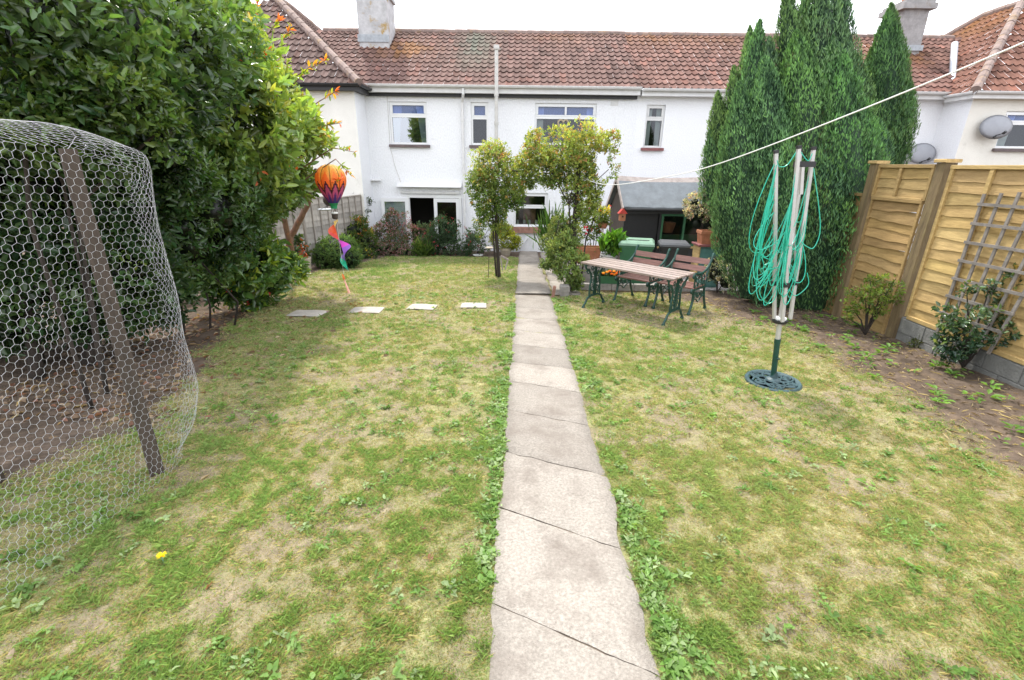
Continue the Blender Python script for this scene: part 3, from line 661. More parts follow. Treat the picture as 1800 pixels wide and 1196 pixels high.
for zz in (3.3, 2.0, 1.75, .6): b.tube([(xp-.06, D-.10, zz-.04), (xp-.06, D-.10, zz+.04)], .054, 10)
b.build('downpipe', M['oldwhite'], h1)
b = MB(); b.tube([(-.76, EY-.14, FL+.05), (-.76, EY-.14, 5.22)], .055, 12)
for zz in (4.0, 3.2, 1.6): b.tube([(-.76, EY-.14, zz-.05), (-.76, EY-.14, zz+.05)], .07, 12)
b.lathe([(.075, 0), (.085, .03), (.085, .12), (.03, .13)], (-.76, EY-.14, 5.18), 12); b.build('soil_pipe', M['greypipe'], h1)
b = MB(); v0 = P(1073, 172, D); b.box((float(v0[0])+.14, D-.006, float(v0[2])-.12), (.24, .012, .2))
for k2 in range(4): b.box((float(v0[0])+.14, D-.014, float(v0[2])-.19+.045*k2), (.2, .008, .015))
b.build('air_vent', M['oldwhite'], h1)
b = MB(); b.tube([(-4.2, D-.012, 4.0), (-4.22, D-.012, 2.5), (-4.1, D-.012, 1.9), (-3.95, D-.012, 1.42)], .008, 5); b.build('wall_cable', M['greypipe'], h1)
b = MB(); b.tube([(-.05, D-.06, FL+.08), (.15, D-.06, FL+.28), (.30, D-.06, FL+.52)], .035, 8); b.tube([(-.05, D-.06, FL+.08), (-.35, D-.06, FL+.35)], .03, 8); b.build('waste_pipe', M['upvc'], h1)
# wicker heart hanging in the big window
hw = thing('wicker_heart', 'pale wicker heart hanging inside the wide upstairs window', 'ornament', (1.40, D+.07, 3.0))
b = MB(); hc = P(990, 219, D); pts = []
for k2 in range(36):
    t = 2*PI*k2/36; pts.append((float(hc[0])+.165*(math.sin(t)**3), D+.058+.004*math.sin(k2*3), float(hc[2])+.011*(13*math.cos(t)-5*math.cos(2*t)-2*math.cos(3*t)-math.cos(4*t))))
b.tube(pts, .028, 6, closed=True); b.tube([(float(hc[0]), D+.058, float(hc[2])+.08), (float(hc[0]), D+.058, 3.45)], .004, 4)
b.build('heart_ring', M['wicker'], hw)

# ---- second house, right of the break in the gutter
h2 = thing('terraced_house', 'white rendered house behind the tall cypress, with a grey chimney and metal flue', 'house', (8.4, D, FL))
W4 = (3.93, 4.52, 2.58, 3.82); W5 = P(1597, 195, D); W5 = (float(W5[0])-.85, float(P(1616, 195, D)[0]), 2.72, 3.62)
b = MB(); wall_holes(b, XM, XW1, FL-.1, EZ+.02, D, [W4, W5]); b.build('wall', M['wall2'], h2)
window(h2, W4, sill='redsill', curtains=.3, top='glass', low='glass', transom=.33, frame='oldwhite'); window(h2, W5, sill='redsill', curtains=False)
b = MB(); tiles(b, (XM, EY, EZ-.01), (1, 0, 0), slope, XW1-XM+2.9, SL, lambda s, t: XM+s < XW1-.12+(EZ-4.1+t*slope.z/SL)/.82, tint_fn((.265, .155, .130), lichen=((.6, 4.2, 1.2, .5), (8.8, 2.6, 1.0, .9), (3, 4.2, 1.5, .3))))
rf = b.build('roof', M['tile'], h2, colors=True)
b = MB(); ridge_line(b, (XM, RYY+.05, RZ+.005), (XW1+2.3, RYY+.05, RZ+.005)); b.build('ridge_tiles', M['ridge'], rf)
b = MB(); ca, cb = P(1577, 80, 18.5), P(1621, 80, 18.5); cx = float(ca[0]+cb[0])/2; wd = float(cb[0]-ca[0])
b.add([(cx+sx*wd*k3/2, 19.05+sy*.5*k3, zz) for zz, k3 in ((5.5, 1), (6.98, .96)) for sx, sy in ((-1, -1), (1, -1), (1, 1), (-1, 1))], [(0, 1, 5, 4), (1, 2, 6, 5), (2, 3, 7, 6), (3, 0, 4, 7), (4, 5, 6, 7)])
b.box((cx, 19.05, 7.05), (wd+.26, 1.2, .16)); b.box((cx, 19.05, 7.18), (wd+.12, 1.1, .1))
ch_ = b.build('chimney', M['chimney2'], rf)
b = MB(); b.lathe([(.17, 0), (.13, .1), (.12, .4), (.15, .44)], (cx-.12, 19.05, 7.2), 14); b.build('chimney_pot', M['pot'], ch_)
MB().box((cx, 18.52, 5.86), (wd+.12, .04, .16)).build('flashing', M['lead'], ch_)
b = MB(); gutter(b, (XM+.02, EY-.055, EZ-.005), (XW1-.02, EY-.055, EZ-.005), .065); b.box(((XM+XW1)/2, EY+.03, EZ-.09), (XW1-XM-.04, .03, .16)); b.build('gutter', M['oldwhite'], h2)
MB().box(((XM+XW1)/2, (EY+D)/2, EZ-.17), (XW1-XM-.04, D-EY, .03)).build('soffit', M['oldwhite'], h2)
fl0, fl1 = P(1672, 166, 16.6), P(1678, 78, 18.4)
b = MB(); b.tube([tuple(fl0), tuple(fl1)], .10, 12); b.build('flue', M['steel'], h2)

# ---- wings (hipped roofs) at either end
def hip_wing(name, label, x_in, sgn, wallm, sidem, wfront, tint, fascia, gut):
    "x_in: the inner side wall; the wing runs away from the middle in direction sgn"
    YF = 15.47; W_ = 7.2; DP = 9.0; ex = x_in-sgn*.24; ey = YF-.26; ez = 4.10; k = .82; half = (W_+.48)/2
    root = thing(name, label, 'house', (x_in+sgn*W_/2, YF, FL))
    b = MB(); xa, xb = sorted((x_in, x_in+sgn*W_)); wall_holes(b, xa, xb, FL-.1, ez+.1, YF, wfront); b.build('wall', wallm, root)
    b = MB(); ys_ = (YF, D+.02) if sgn > 0 else (D+.02, YF)
    b.add([(x_in, ys_[1], FL-.1), (x_in, ys_[0], FL-.1), (x_in, ys_[0], ez+.1), (x_in, ys_[1], ez+.1)], [(0, 1, 2, 3)]); b.build('side_wall', sidem, root)
    b = MB(); lv = math.hypot(1, k)*half
    u = Vector((sgn, 0, 0)); v = Vector((0, 1, k)); 
    tiles(b, Vector((ex, ey, ez)) if sgn > 0 else Vector((ex-2*half, ey, ez)), (1, 0, 0), v, 2*half, lv, lambda s, t: min(s, 2*half-s)+.02 > t/math.hypot(1, k), tint)
    v = Vector((sgn, 0, k)); 
    tiles(b, (ex, ey, ez), (0, 1, 0), v, DP, lv, lambda s, t: min(s, DP-s)+.02 > t/math.hypot(1, k), tint)
    rf = b.build('roof', M['tile'], root, colors=True)
    ap = Vector((ex+sgn*half, ey+half, ez+k*half))
    b = MB(); ridge_line(b, (ex, ey, ez+.05), tuple(ap+Vector((0, 0, .05))), .12, .34); ridge_line(b, (ex, ey+DP, ez+.05), (ex+sgn*half, ey+DP-half, ez+k*half+.05), .11, .4)
    ridge_line(b, tuple(ap+Vector((0, 0, .05))), (ex+sgn*half, ey+DP-half, ez+k*half+.05), .11); b.build('ridge_tiles', M['ridge'], rf)
    b = MB(); xo = ex+sgn*2*half
    b.bar((ex+sgn*.02, ey+.045, ez-.06), (xo, ey+.045, ez-.06), .03, .17); b.bar((ex+sgn*.045, ey+.06, ez-.06), (ex+sgn*.045, D-.24, ez-.06), .03, .17)
    b.box(((ex+xo)/2, (ey+YF)/2+.03, ez-.13), (abs(xo-ex)-.1, YF-ey-.08, .02)); b.box(((ex+x_in)/2+sgn*.03, (YF+D)/2-.12, ez-.131), (abs(x_in-ex)-.06, D-YF-.2, .02)); b.build('eaves', fascia, root)
    b = MB(); gutter(b, (ex, ey-.03, ez+.02), (xo, ey-.03, ez+.02), .06); gutter(b, (ex-sgn*.03, ey-.02, ez+.02), (ex-sgn*.03, D-.26, ez+.02), .06); b.build('gutter', gut, root)
    return root
lw = hip_wing('end_house', 'cream rendered house wing at left with brown hipped roof behind the tree', XW0, -1, M['cream'], M['wall2'], [], tint_fn((.20, .14, .125)), M['black'], M['black'])
W6 = (14.15, 16.2, 2.66, 3.66)
rw = hip_wing('end_house', 'cream rendered house wing at right with orange hipped roof and white gutter', XW1, 1, M['cream2'], M['wall2'], [W6], tint_fn((.31, .165, .125), lichen=((4.6, 4.4, 1.6, .7), (6.5, 3.8, 1.5, .5))), M['oldwhite'], M['oldwhite'])
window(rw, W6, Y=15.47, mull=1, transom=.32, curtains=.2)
b = MB(); b.prism([(XW0+.01, D-.002, 1.52), (XW0+.01, D-.16, 1.46), (XW0+.01, D-.002, 1.46)], (.32, 0, 0)); b.build('wall_ledge', M['oldwhite'], lw)
# satellite dishes
def sat_dish(px, py, Y, rx, label, group, wall_dir):
    c = P(px, py, Y); root = thing('satellite_dish', label, 'satellite dish', c, 0, group)
    b = MB(); prof = [(0.0001, .0), (.12, -.012), (.25, -.05), (.33, -.09), (.345, -.088), (.26, -.035), (.12, .006), (0.0001, .016)]
    Mx = Matrix.Rotation(R(-12), 4, 'Z') @ Matrix.Rotation(R(78), 4, 'X'); t = MB(); t.lathe(prof, (0, 0, 0), 28, (1.12*rx, .92*rx))
    t.v = [tuple(Mx @ Vector(v)) for v in t.v]; t.build('reflector', M['dish'], root, local=True, smooth=True)
    b.tube([(0, .02, -.05), (0, .10, -.22), (.0, .26, -.25), wall_dir], .02, 8); b.build('bracket', M['greypipe'], root, local=True)
    b = MB(); b.tube([(0, -.02, -.25), (.02, -.22, -.20)], .012, 6); b.tube([(.02, -.20, -.21), (.02, -.27, -.16)], .035, 8); b.tube([(.0, -.02, -.27), (-.06, -.03, -.30)], .025, 8); b.build('receiver', M['blackplastic'], root, local=True)
sat_dish(1755, 222, 15.15, 1.06, 'grey satellite dish on the cream wall beside the far right window', 'satellite dishes', (0, .31, -.25))
sat_dish(1624, 269, 16.1, 1.0, 'grey satellite dish low on the white wall just above the fence', 'satellite dishes', (0, .37, -.25))

# ================================================================== RIGHT FENCE
FX = 5.61
fence = thing('wooden_fence', 'new yellow timber overlap fence on grey blockwork along the right side of the garden', 'fence', (FX, 6.7, -.33))
def lap_panel(y0, y1, z0, z1, x=FX, nb=None, name='panel', battens=(), warp=0.0, seed=1, frame=.05, mat='newwood', parent=fence, dirx=0.0, bcol=(1, 1, 1)):
    rg = random.Random(seed); b = MB(); nb = nb or max(2, int((z1-z0)/.135)); hh = (z1-z0)/nb
    for i in range(nb):
        za = z0+hh*i-.012; zb = z0+hh*(i+1)+.014; ns = 10; vs = []; t = rg.uniform(.72, 1.12); b.cur = (bcol[0]*t, bcol[1]*t*rg.uniform(.96, 1.02), bcol[2]*t*rg.uniform(.88, 1.02))
        ph = rg.uniform(0, 6); am = rg.uniform(.004, .012); tilt = rg.uniform(-.01, .01)*(1+warp*6); dr = rg.uniform(-1, 1)*warp
        for k in range(ns+1):
            u = k/ns; yy = y0+(y1-y0)*u; wv = am*math.sin(u*7+ph)+am*.6*math.sin(u*17+ph*2)+tilt*(u-.5)*2+dr*(u-.2); xo = dirx*(yy-y0)
            vs += [(x-.020-abs(dr)*.3+xo, yy, za+wv), (x-.002+xo, yy, zb+wv*.5), (x-.012-abs(dr)*.3+xo, yy, za+wv)]
        fs = []
        for k in range(ns):
            a, c = 3*k, 3*k+3; fs += [(a, c, c+1, a+1), (a+2, a+1, c+1, c+2), (a, a+2, c+2, c)]
        b.add(vs, fs)
    p = b.build(name, M[mat], parent, colors=True)
    b = MB(); ya, yb = min(y0, y1), max(y0, y1)
    def fr(a, c, za, zc, w_, off): t = rg.uniform(.8, 1.05); b.cur = (bcol[0]*t, bcol[1]*t, bcol[2]*t*.95); b.box((x-off+dirx*((a+c)/2-y0), (a+c)/2, (za+zc)/2), (w_, c-a, zc-za), ch=.003)
    if frame:
        fr(ya-.004, ya+frame, z0-.012, z1+.006, .034, .026); fr(yb-frame, yb+.004, z0-.012, z1+.006, .034, .026)
        fr(ya-.006, yb+.006, z1-.005, z1+.042, .075, .012); fr(ya+frame+.002, yb-frame-.002, z0-.04, z0+.012, .05, .028)
    for yb_ in battens: fr(yb_-.028, yb_+.028, z0+.014, z1-.008, .030, .030)
    b.build('batten', M[mat], p, colors=True)
    return p
lap_panel(6.60, 4.62, .05, 2.03, battens=(6.02, 5.30), seed=3)
lap_panel(4.44, 2.5, .10, 2.06, battens=(3.8, 3.1), seed=4)
lap_panel(7.92, 6.86, 1.62, 2.04, battens=(7.45,), seed=5, frame=.045, bcol=(.78, .76, .75))
lap_panel(7.88, 6.88, -.34, 1.57, x=FX-.01, seed=8, warp=.05, frame=.04, bcol=(.72, .68, .66))
lap_panel(9.8, 8.10, -.40, 1.60, x=FX+.0, seed=9, frame=.045, bcol=(.62, .58, .55))  # boards coloured darker for the shade under the cypress
def fpost(y, z1, w=.15, x=FX, lean=0.0):
    b = MB(); zb = gz(0, y)-.15
    b.add([(x-w/2, y-w/2, zb), (x+w/2, y-w/2, zb), (x+w/2, y+w/2, zb), (x-w/2, y+w/2, zb), (x-w/2+lean, y-w/2, z1), (x+w/2+lean, y-w/2, z1), (x+w/2+lean, y+w/2, z1), (x-w/2+lean, y+w/2, z1)],
          [(4, 5, 6, 7), (0, 1, 5, 4), (1, 2, 6, 5), (2, 3, 7, 6), (3, 0, 4, 7)])
    p = b.build('post', M['postwood'], fence)
    MB().box((x+lean, y, z1+.025), (w+.06, w+.06, .045), ch=.008).build('post_cap', M['newwood'], p, colors=True)
fpost(6.73, 2.10); fpost(8.0, 2.09); fpost(4.53, 2.14, .12)
b = MB(); yy = 6.64
for row in range(2):
    y_ = 6.64 - (.22 if row else 0)
    while y_ > 2.4:
        y2 = max(y_-.45, 2.4); b.box((FX+.0, (y_+y2)/2, -.105-.205*row+.0), (.10, y_-y2-.012, .195), ch=.006); y_ = y2
for row in range(1): b.box((FX+.012, 4.52, -.2), (.10, 4.24, .42))
b.build('blockwork', M['block'], fence)
# trellis panel leaning on the fence
tr = thing('trellis', 'grey weathered fan of trellis leaning against the yellow fence', 'trellis', (5.5, 5.5, -.1))
tb, tt = [], []
for k in range(6):
    b = MB(); yt = 5.98-.205*k; yb = 5.93-.145*k
    b.bar((5.49, yb, -.02+.03*(k % 2)), (5.535, yt, 1.75+.02*(k % 3)), .035, .018, up=(1, 0, 0)); b.build('upright', M['trellis'], tr)
for k in range(7):
    b = MB(); z = .28+.225*k; f_ = z/1.75
    b.bar((5.478+.045*f_, 5.97+.04*f_, z), (5.478+.045*f_, 5.18-.28*f_, z+.015), .018, .034, up=(0, 0, 1)); b.build('crossbar', M['trellis'], tr)

# ================================================================== LEFT FENCE (old grey panels running down to the house)
lf = thing('wooden_fence', 'old silver grey overlap fence down the left side, half hidden by shrubs', 'fence', (-5.6, 12, -.6))
A0, A1 = Vector((-5.02, 15.45)), Vector((-6.3, 7.6)); Ln = (A1-A0).length; dxy = (A1-A0)/Ln; npan = 5
for i in range(npan):
    a, c = A0.lerp(A1, i/npan), A0.lerp(A1, (i+1)/npan); zg = gz(0, a.y); z0, z1 = zg+.12, 1.03+.05*(i % 2)+(.02*i)
    rg = random.Random(40+i); b = MB(); nb = 12; hh = (z1-z0)/nb
    for k in range(nb):
        t = rg.uniform(.75, 1.15); b.cur = (t, t, t); vs = []
        for j in range(9):
            u = j/8; p = a.lerp(c, u); wv = .012*math.sin(u*7+rg.uniform(0, .4)+k)
            vs += [(p.x+.022, p.y, z0+hh*k-.01+wv), (p.x+.004, p.y, z0+hh*(k+1)+.012+wv*.5)]
        b.add(vs, [(2*j, 2*j+2, 2*j+3, 2*j+1) for j in range(8)])
    p = b.build('panel', M['greywood'], lf, colors=True)
    b = MB(); b.cur = (.85, .82, .8)
    for j in range(5):
        q = a.lerp(c, .01+.245*j); b.bar((q.x+.035, q.y, z0-.02), (q.x+.035, q.y, z1+.01), .04, .022, up=(1, 0, 0))
    b.cur = (1.05, 1.02, 1); b.bar((a.x+.012, a.y, z1+.022), (c.x+.012, c.y, z1+.022), .06, .03); b.build('batten', M['greywood'], p, colors=True)
    b = MB(); b.cur = (.7, .66, .6); b.box((c.x-.02, c.y, (zg+z1+.1)/2), (.1, .1, z1+.1-zg)); b.build('post', M['greywood'], lf, colors=True)

# ================================================================== CHICKEN WIRE RUN
net = thing('chicken_wire_run', 'galvanised chicken wire wrapped round a brown stake at the left edge of the lawn', 'wire enclosure', (-2.62, 2.87, -.14))
PLAN = [(-2.66, .75), (-2.60, 1.5), (-2.57, 2.2), (-2.55, 2.75), (-2.50, 2.98), (-2.50, 3.18), (-2.60, 3.34), (-2.78, 3.42)]
pl = np.array(PLAN); seg = np.concatenate([[0], np.cumsum(np.linalg.norm(np.diff(pl, axis=0), axis=1))]); TOT = seg[-1]
sil = [(P(px, py, 3.22)[2], P(px, py, 3.22)[0]) for px, py in ((252, 237), (270, 285), (288, 400), (311, 500), (333, 600), (354, 690), (343, 740), (322, 788))][::-1]
sz_, sx_ = np.array([float(q[0]) for q in sil]), np.array([float(q[1]) for q in sil])
ZF = 2.07                                 # height where the wire folds in over the top rail
def smooth_plan(s):
    out = 0
    for w_, o in ((.25, -.10), (.5, 0), (.25, .10)):
        q = np.clip(s+o, 0, TOT); out = out+w_*np.stack([np.interp(q, seg, pl[:, 0]), np.interp(q, seg, pl[:, 1])], -1)
    return out
def net_pt(s, h):
    "s along the plan, h up the roll (0 at the ground)"
    s, h = np.asarray(s, float), np.asarray(h, float); q = smooth_plan(s); x, y = q[..., 0], q[..., 1]
    zg = -K*y-.02; z = zg+h; HF = ZF-zg
    bul = np.exp(-((s-2.52)/.42)**2)*.96
    x = x+bul*(np.interp(z, sz_, sx_)+2.50)
    wav = (fbm(s*2.2, h*1.6, 0, 201, 2)-.5)*.10*smooth(0, .3, h)
    x = x+wav*(s < 9)*np.where(s < 2.9, 1, .2); y = y+wav*np.where(s > 2.6, 1, .1)
    x = x+.10*smooth(.35, 0, h)*np.where(s < 2.3, 1, 0)*fbm(s*2, h*0, 0, 5)
    ov = np.maximum(h-HF, 0); z = np.where(ov > 0, ZF+.16*np.sin(np.minimum(ov, .5)/.5*PI*.5)+.02*np.sin(s*5)*ov/.4, z)
    z = z - .16*smooth(2.25, 2.95, s)*smooth(.45, 0, HF-h)-.10*smooth(2.6, 3.2, s)*smooth(.3, -.3, HF-h)
    inx = np.where(s < 2.5, 1, smooth(3.2, 2.5, s)); x = x-ov*(.75*inx+.45); y = y-ov*.55*(1-inx)
    return np.stack([x, y, z], -1)
CWs, CHs = .047, .041
nS, nH = int(TOT/CWs), int(2.62/CHs)
def wires():
    V, FA = [], []
    A, B, RAD = [], [], []
    for j in range(nH):
        for i in range(nS):
            s0 = (i+.5*(j % 2))*CWs; h0 = j*CHs
            # hexagon of twisted mesh: two slanted wires and one twisted (thicker) upright per cell
            A.append((s0, h0+CHs*.32)); B.append((s0+CWs*.5, h0+CHs*.0)); RAD.append(.00065)
            A.append((s0+CWs*.5, h0)); B.append((s0+CWs, h0+CHs*.32)); RAD.append(.00065)
            A.append((s0, h0+CHs*.32)); B.append((s0, h0+CHs)); RAD.append(.00098)
    A, B, RAD = np.array(A), np.array(B), np.array(RAD)
    for hh_ in (0, 2.62):
        s_ = np.linspace(0, TOT, 200); A = np.concatenate([A, np.stack([s_[:-1], 0*s_[1:]+hh_], -1)]); B = np.concatenate([B, np.stack([s_[1:], 0*s_[1:]+hh_], -1)]); RAD = np.concatenate([RAD, np.full(199, .0022)])
    jt = lambda q: q+np.stack([(vn(q[:, 0]*31, q[:, 1]*31, 0, 3)-.5)*.004, (vn(q[:, 0]*29, q[:, 1]*29, 0, 9)-.5)*.004], -1)
    A, B = jt(A), jt(B)
    pa, pb = net_pt(A[:, 0], A[:, 1]), net_pt(B[:, 0], B[:, 1]); d = unit(pb-pa); ref = np.where(np.abs(d[:, 2:3]) > .9, np.array([[1., 0, 0]]), np.array([[0, 0, 1.]]))
    u = unit(np.cross(d, ref)); v = np.cross(d, u); n = len(pa); V = np.empty((n, 6, 3))
    for k in range(3):
        t = 2*PI*k/3; o = (u*math.cos(t)+v*math.sin(t))*RAD[:, None]; V[:, k] = pa+o; V[:, 3+k] = pb+o
    FA = (np.arange(n)[:, None]*6+np.array([0, 1, 4, 3, 1, 2, 5, 4, 2, 0, 3, 5])[None]).reshape(-1)
    return V.reshape(-1, 3), FA
V, FA = wires(); npmesh('wire_mesh', V, FA, 4, None, M['wire'], net)
def stake(base, top, w, parent=None):
    b = MB(); p, q = Vector([float(v) for v in base]), Vector([float(v) for v in top]); p = p+(p-q).normalized()*.12
    n_ = 12; pts = [p.lerp(q, k/n_)+Vector((random.uniform(-.003, .003), random.uniform(-.003, .003), 0)) for k in range(n_+1)]
    b.tube(pts, [w*(.72-.06*k/n_) for k in range(n_+1)], 4); return b.build('stake', M['stakewood'], parent)
stake(G(276, 832), P(117, 262, 2.87), .085, net); stake(G(-8, 852), P(-240, 290, 2.4), .08, net); 

# ================================================================== STEPPING STONES
for i, (sx, sy) in enumerate(STONES):
    lab = ('greyer stepping stone at the shrub end of the row, nearest the hedge', 'second stepping stone from the hedge set in the lawn', 'third stepping stone from the hedge set in the lawn', 'stepping stone at the path end of the row across the lawn')[i]
    b = MB(); zz = gz(sx, sy); Mz = Matrix.Rotation(R((-3, 2, -4, 3)[i]), 3, 'Z'); w_, d_ = (.56, .52, .48, .46)[i], (.40, .40, .38, .36)[i]; nn = 9
    vs = []
    for j in range(nn):
        for k in range(nn):
            u, v = k/(nn-1)-.5, j/(nn-1)-.5; e = max(abs(u), abs(v)) > .49
            p = Mz @ Vector((u*w_*(1+.012*math.sin(v*5+i)), v*d_*(1+.015*math.sin(u*4+i)), .030 if not e else .012)); vs.append((sx+p.x, sy+p.y, zz+p.z+.002*math.sin(u*7+i)-K*p.y))
    b.add(vs, [(j*nn+k, j*nn+k+1, (j+1)*nn+k+1, (j+1)*nn+k) for j in range(nn-1) for k in range(nn-1)])
    o = b.build('stepping_stone', M['slab'], origin=(sx, sy, zz), smooth=True); tag(o, lab, 'stepping stone', 'stepping stones across the lawn')

# ================================================================== TREES AND SHRUBS
def lobes_px(L_):
    return [(P(a, b_, y), r/F*y*.98*np.array(s)) for (a, b_, y, r, *s_) in L_ for s in [(s_[0] if s_ else (1, 1, 1))]]
def crown_points(lobes, n, rg, lo=.72, gap=.42, gf=1.7, inner=.12):
    vol = np.array([np.prod(r)**(2/3) for _, r in lobes]); cnt = (n*vol/vol.sum()).astype(int)+1; Pp, Dd, Qq = [], [], []
    for (c, r), k in zip(lobes, cnt):
        d = randdir(k, rg); rad = lo+(1.04-lo)*rg.random(k)**.6
        rad = rad*(.82+.36*vn(d[:, 0]*2.6+c[0]*3, d[:, 1]*2.6+c[1]*3, d[:, 2]*2.6+c[2]*3, 7)); p = c+d*r*rad[:, None]
        keep = vn(p[:, 0]*gf*1.6, p[:, 1]*gf*1.6, p[:, 2]*gf*1.6, 13) > gap*rg.uniform(.6, 1.1, k)
        depth = np.full(k, 9.)
        for (c2, r2) in lobes:
            if c2 is c: continue
            depth = np.minimum(depth, np.linalg.norm((p-c2)/r2, axis=1))
        keep &= (depth > .8) | (rg.random(k) < inner)
        Pp.append(p[keep]); Dd.append(unit(d/r)[keep]); Qq.append(rad[keep])
    return np.concatenate(Pp), np.concatenate(Dd), np.concatenate(Qq)
def foliage(name, lobes, n, leaf, aspect, cols, mat, parent, seed, per=6, spread=1.0, up=.5, core=.55, tipcol=None, tip=None, light=None, lo=.72, gap=.42, gf=1.7, droop=.18, vary=.22, clip=None, inner=.12):
    "rosettes of leaves through the outer shell of the lobes; cols dark -> light; tipcol on rosettes where tip(p) is true"
    rg = np.random.default_rng(seed); p, d, q = crown_points(lobes, n//per, rg, lo, gap, gf, inner)
    if clip is not None: k = clip(p); p, d, q = p[k], d[k], q[k]
    m_ = len(p); axis = unit(d+np.array([0, 0, up])+rg.normal(0, .35, (m_, 3)))
    t1 = unit(np.cross(axis, rg.normal(size=(m_, 3)))); t2 = np.cross(axis, t1)
    ang = rg.uniform(0, 2*PI, (m_, per)); tl = rg.uniform(.1, 1.0, (m_, per))*spread
    ax = axis[:, None]*(1.15-tl)[..., None]+(t1[:, None]*np.cos(ang)[..., None]+t2[:, None]*np.sin(ang)[..., None])*tl[..., None]
    ax = ax.reshape(-1, 3); pos = np.repeat(p, per, 0)+rg.normal(0, leaf*.35, (m_*per, 3)); nr = np.repeat(axis, per, 0)+rg.normal(0, .35, (m_*per, 3))
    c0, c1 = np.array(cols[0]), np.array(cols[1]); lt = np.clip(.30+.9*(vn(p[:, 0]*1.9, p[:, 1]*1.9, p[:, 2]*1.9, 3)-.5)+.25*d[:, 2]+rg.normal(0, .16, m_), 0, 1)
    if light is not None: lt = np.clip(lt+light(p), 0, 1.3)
    C = c0+(c1-c0)*lt[:, None]; C = C*(.55+.45*smooth(.6, 1.0, q))[:, None]  # shade put into leaf colour: lighter on upward sides, darker inside the crown
    if tipcol is not None:
        tk = tip(p, d, rg); tc_ = np.array(tipcol)[rg.integers(0, len(tipcol), m_)]; C = np.where(tk[:, None], tc_, C)
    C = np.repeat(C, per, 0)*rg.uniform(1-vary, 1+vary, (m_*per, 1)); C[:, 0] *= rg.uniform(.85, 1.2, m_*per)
    Ln = leaf*np.repeat(rg.uniform(.65, 1.25, m_), per)*rg.uniform(.6, 1.25, m_*per); cr_ = [(c, r*core) for c, r in lobes] if core else None
    return leaves_obj(name, pos, ax, nr, Ln, Ln*aspect*rg.uniform(.8, 1.2, m_*per), np.clip(C, .004, 1), M[mat], parent, core=cr_, droop=droop)
def limbs(name, segs, mat, parent):
    b = MB()
    for pts, r0, r1 in segs:
        pts = [Vector([float(v) for v in p]) for p in pts]; out_ = []
        for i in range(len(pts)-1):
            for k in range(5):
                t = k/5; q = pts[i].lerp(pts[i+1], t); out_.append(q+Vector((random.uniform(-1, 1), random.uniform(-1, 1), 0))*r0*.25*(1 if i+k else 0))
        out_.append(pts[-1]); n_ = len(out_); b.tube(out_, [r0+(r1-r0)*k/(n_-1) for k in range(n_)], 8)
    return b.build(name, M[mat], parent, smooth=True)
def fan(base, lobes, r0, r1, k=1, wob=.0):
    base = Vector([float(v) for v in base]); out_ = []
    for c, r in lobes[::k]:
        c = Vector([float(v) for v in c]); mid = base.lerp(c, .45)+Vector((0, 0, .12*(c-base).length)); out_.append(([base, mid, c], r0, r1))
    return out_

# ---- big photinia by the left fence (new growth red and yellow at the top right)
t = thing('photinia_tree', 'tall glossy tree left of the white house with red and yellow new leaves', 'tree', (-5.15, 10.9, -.55))
lob = lobes_px([(385, 120, 8.0, 84), (470, 225, 8.4, 78), (385, 200, 7.2, 120), (405, 315, 7.4, 96), (528, 262, 8.7, 52), (300, 40, 7.0, 115), (465, 312, 8.0, 58), (428, 150, 8.3, 60), (512, 212, 8.6, 40), (368, 50, 8.2, 56), (405, 90, 8.4, 40), (478, 160, 8.5, 34), (450, 285, 7.9, 60), (505, 318, 9.2, 40), (478, 345, 9.0, 34), (532, 322, 9.7, 20), (556, 250, 9.6, 22)])
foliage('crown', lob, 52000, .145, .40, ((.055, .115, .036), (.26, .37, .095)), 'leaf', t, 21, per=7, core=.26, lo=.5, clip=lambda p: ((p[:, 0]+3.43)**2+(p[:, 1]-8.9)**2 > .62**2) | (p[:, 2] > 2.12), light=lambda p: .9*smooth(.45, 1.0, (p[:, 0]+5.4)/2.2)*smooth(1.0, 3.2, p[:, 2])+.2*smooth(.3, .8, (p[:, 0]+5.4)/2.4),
        tipcol=((.62, .14, .05), (.50, .34, .06), (.46, .44, .07), (.42, .46, .08), (.36, .44, .08)), tip=lambda p, d, rg: (rg.random(len(p)) < .02+.20*smooth(.45, 1.0, (p[:, 0]+5.3)/2.4)*smooth(.8, 2.8, p[:, 2])) & (d[:, 2] > .0))
# long shoots that stick out of the crown
rgs = np.random.default_rng(77); sh = []; pos, ax, nr, LL, CC = [], [], [], [], []
for (px, py, Y, ex_, ey_) in ((535, 125, 8.6, 42, -20), (562, 178, 8.7, 30, -18), (585, 260, 8.8, 40, 8), (590, 280, 8.8, 28, 30), (488, 85, 8.5, 25, -38), (445, 30, 8.4, 10, -30), (565, 222, 8.7, 36, -6), (515, 150, 8.6, 30, -34), (470, 62, 8.4, 22, -28), (560, 330, 8.9, 40, -14)):
    a, c = P(px, py, Y), P(px+ex_, py+ey_, Y-.1); sh.append(([P(px-60, py+40, Y+.1), a, c], .012, .004))
    for k in range(16):
        u = .25+.75*rgs.random(); q = a+(c-a)*u; pos.append(q); ax.append(unit(c-a)*.6+rgs.normal(0, .6, 3)+np.array([0, 0, .3])); nr.append(rgs.normal(0, .4, 3)+np.array([0, 0, 1])); LL.append(.10*rgs.uniform(.7, 1.3))
        CC.append(np.array([(.62, .14, .05), (.55, .28, .04), (.30, .36, .06), (.20, .30, .06)][min(3, int(rgs.integers(0, 3)+(1-u)*3))]))
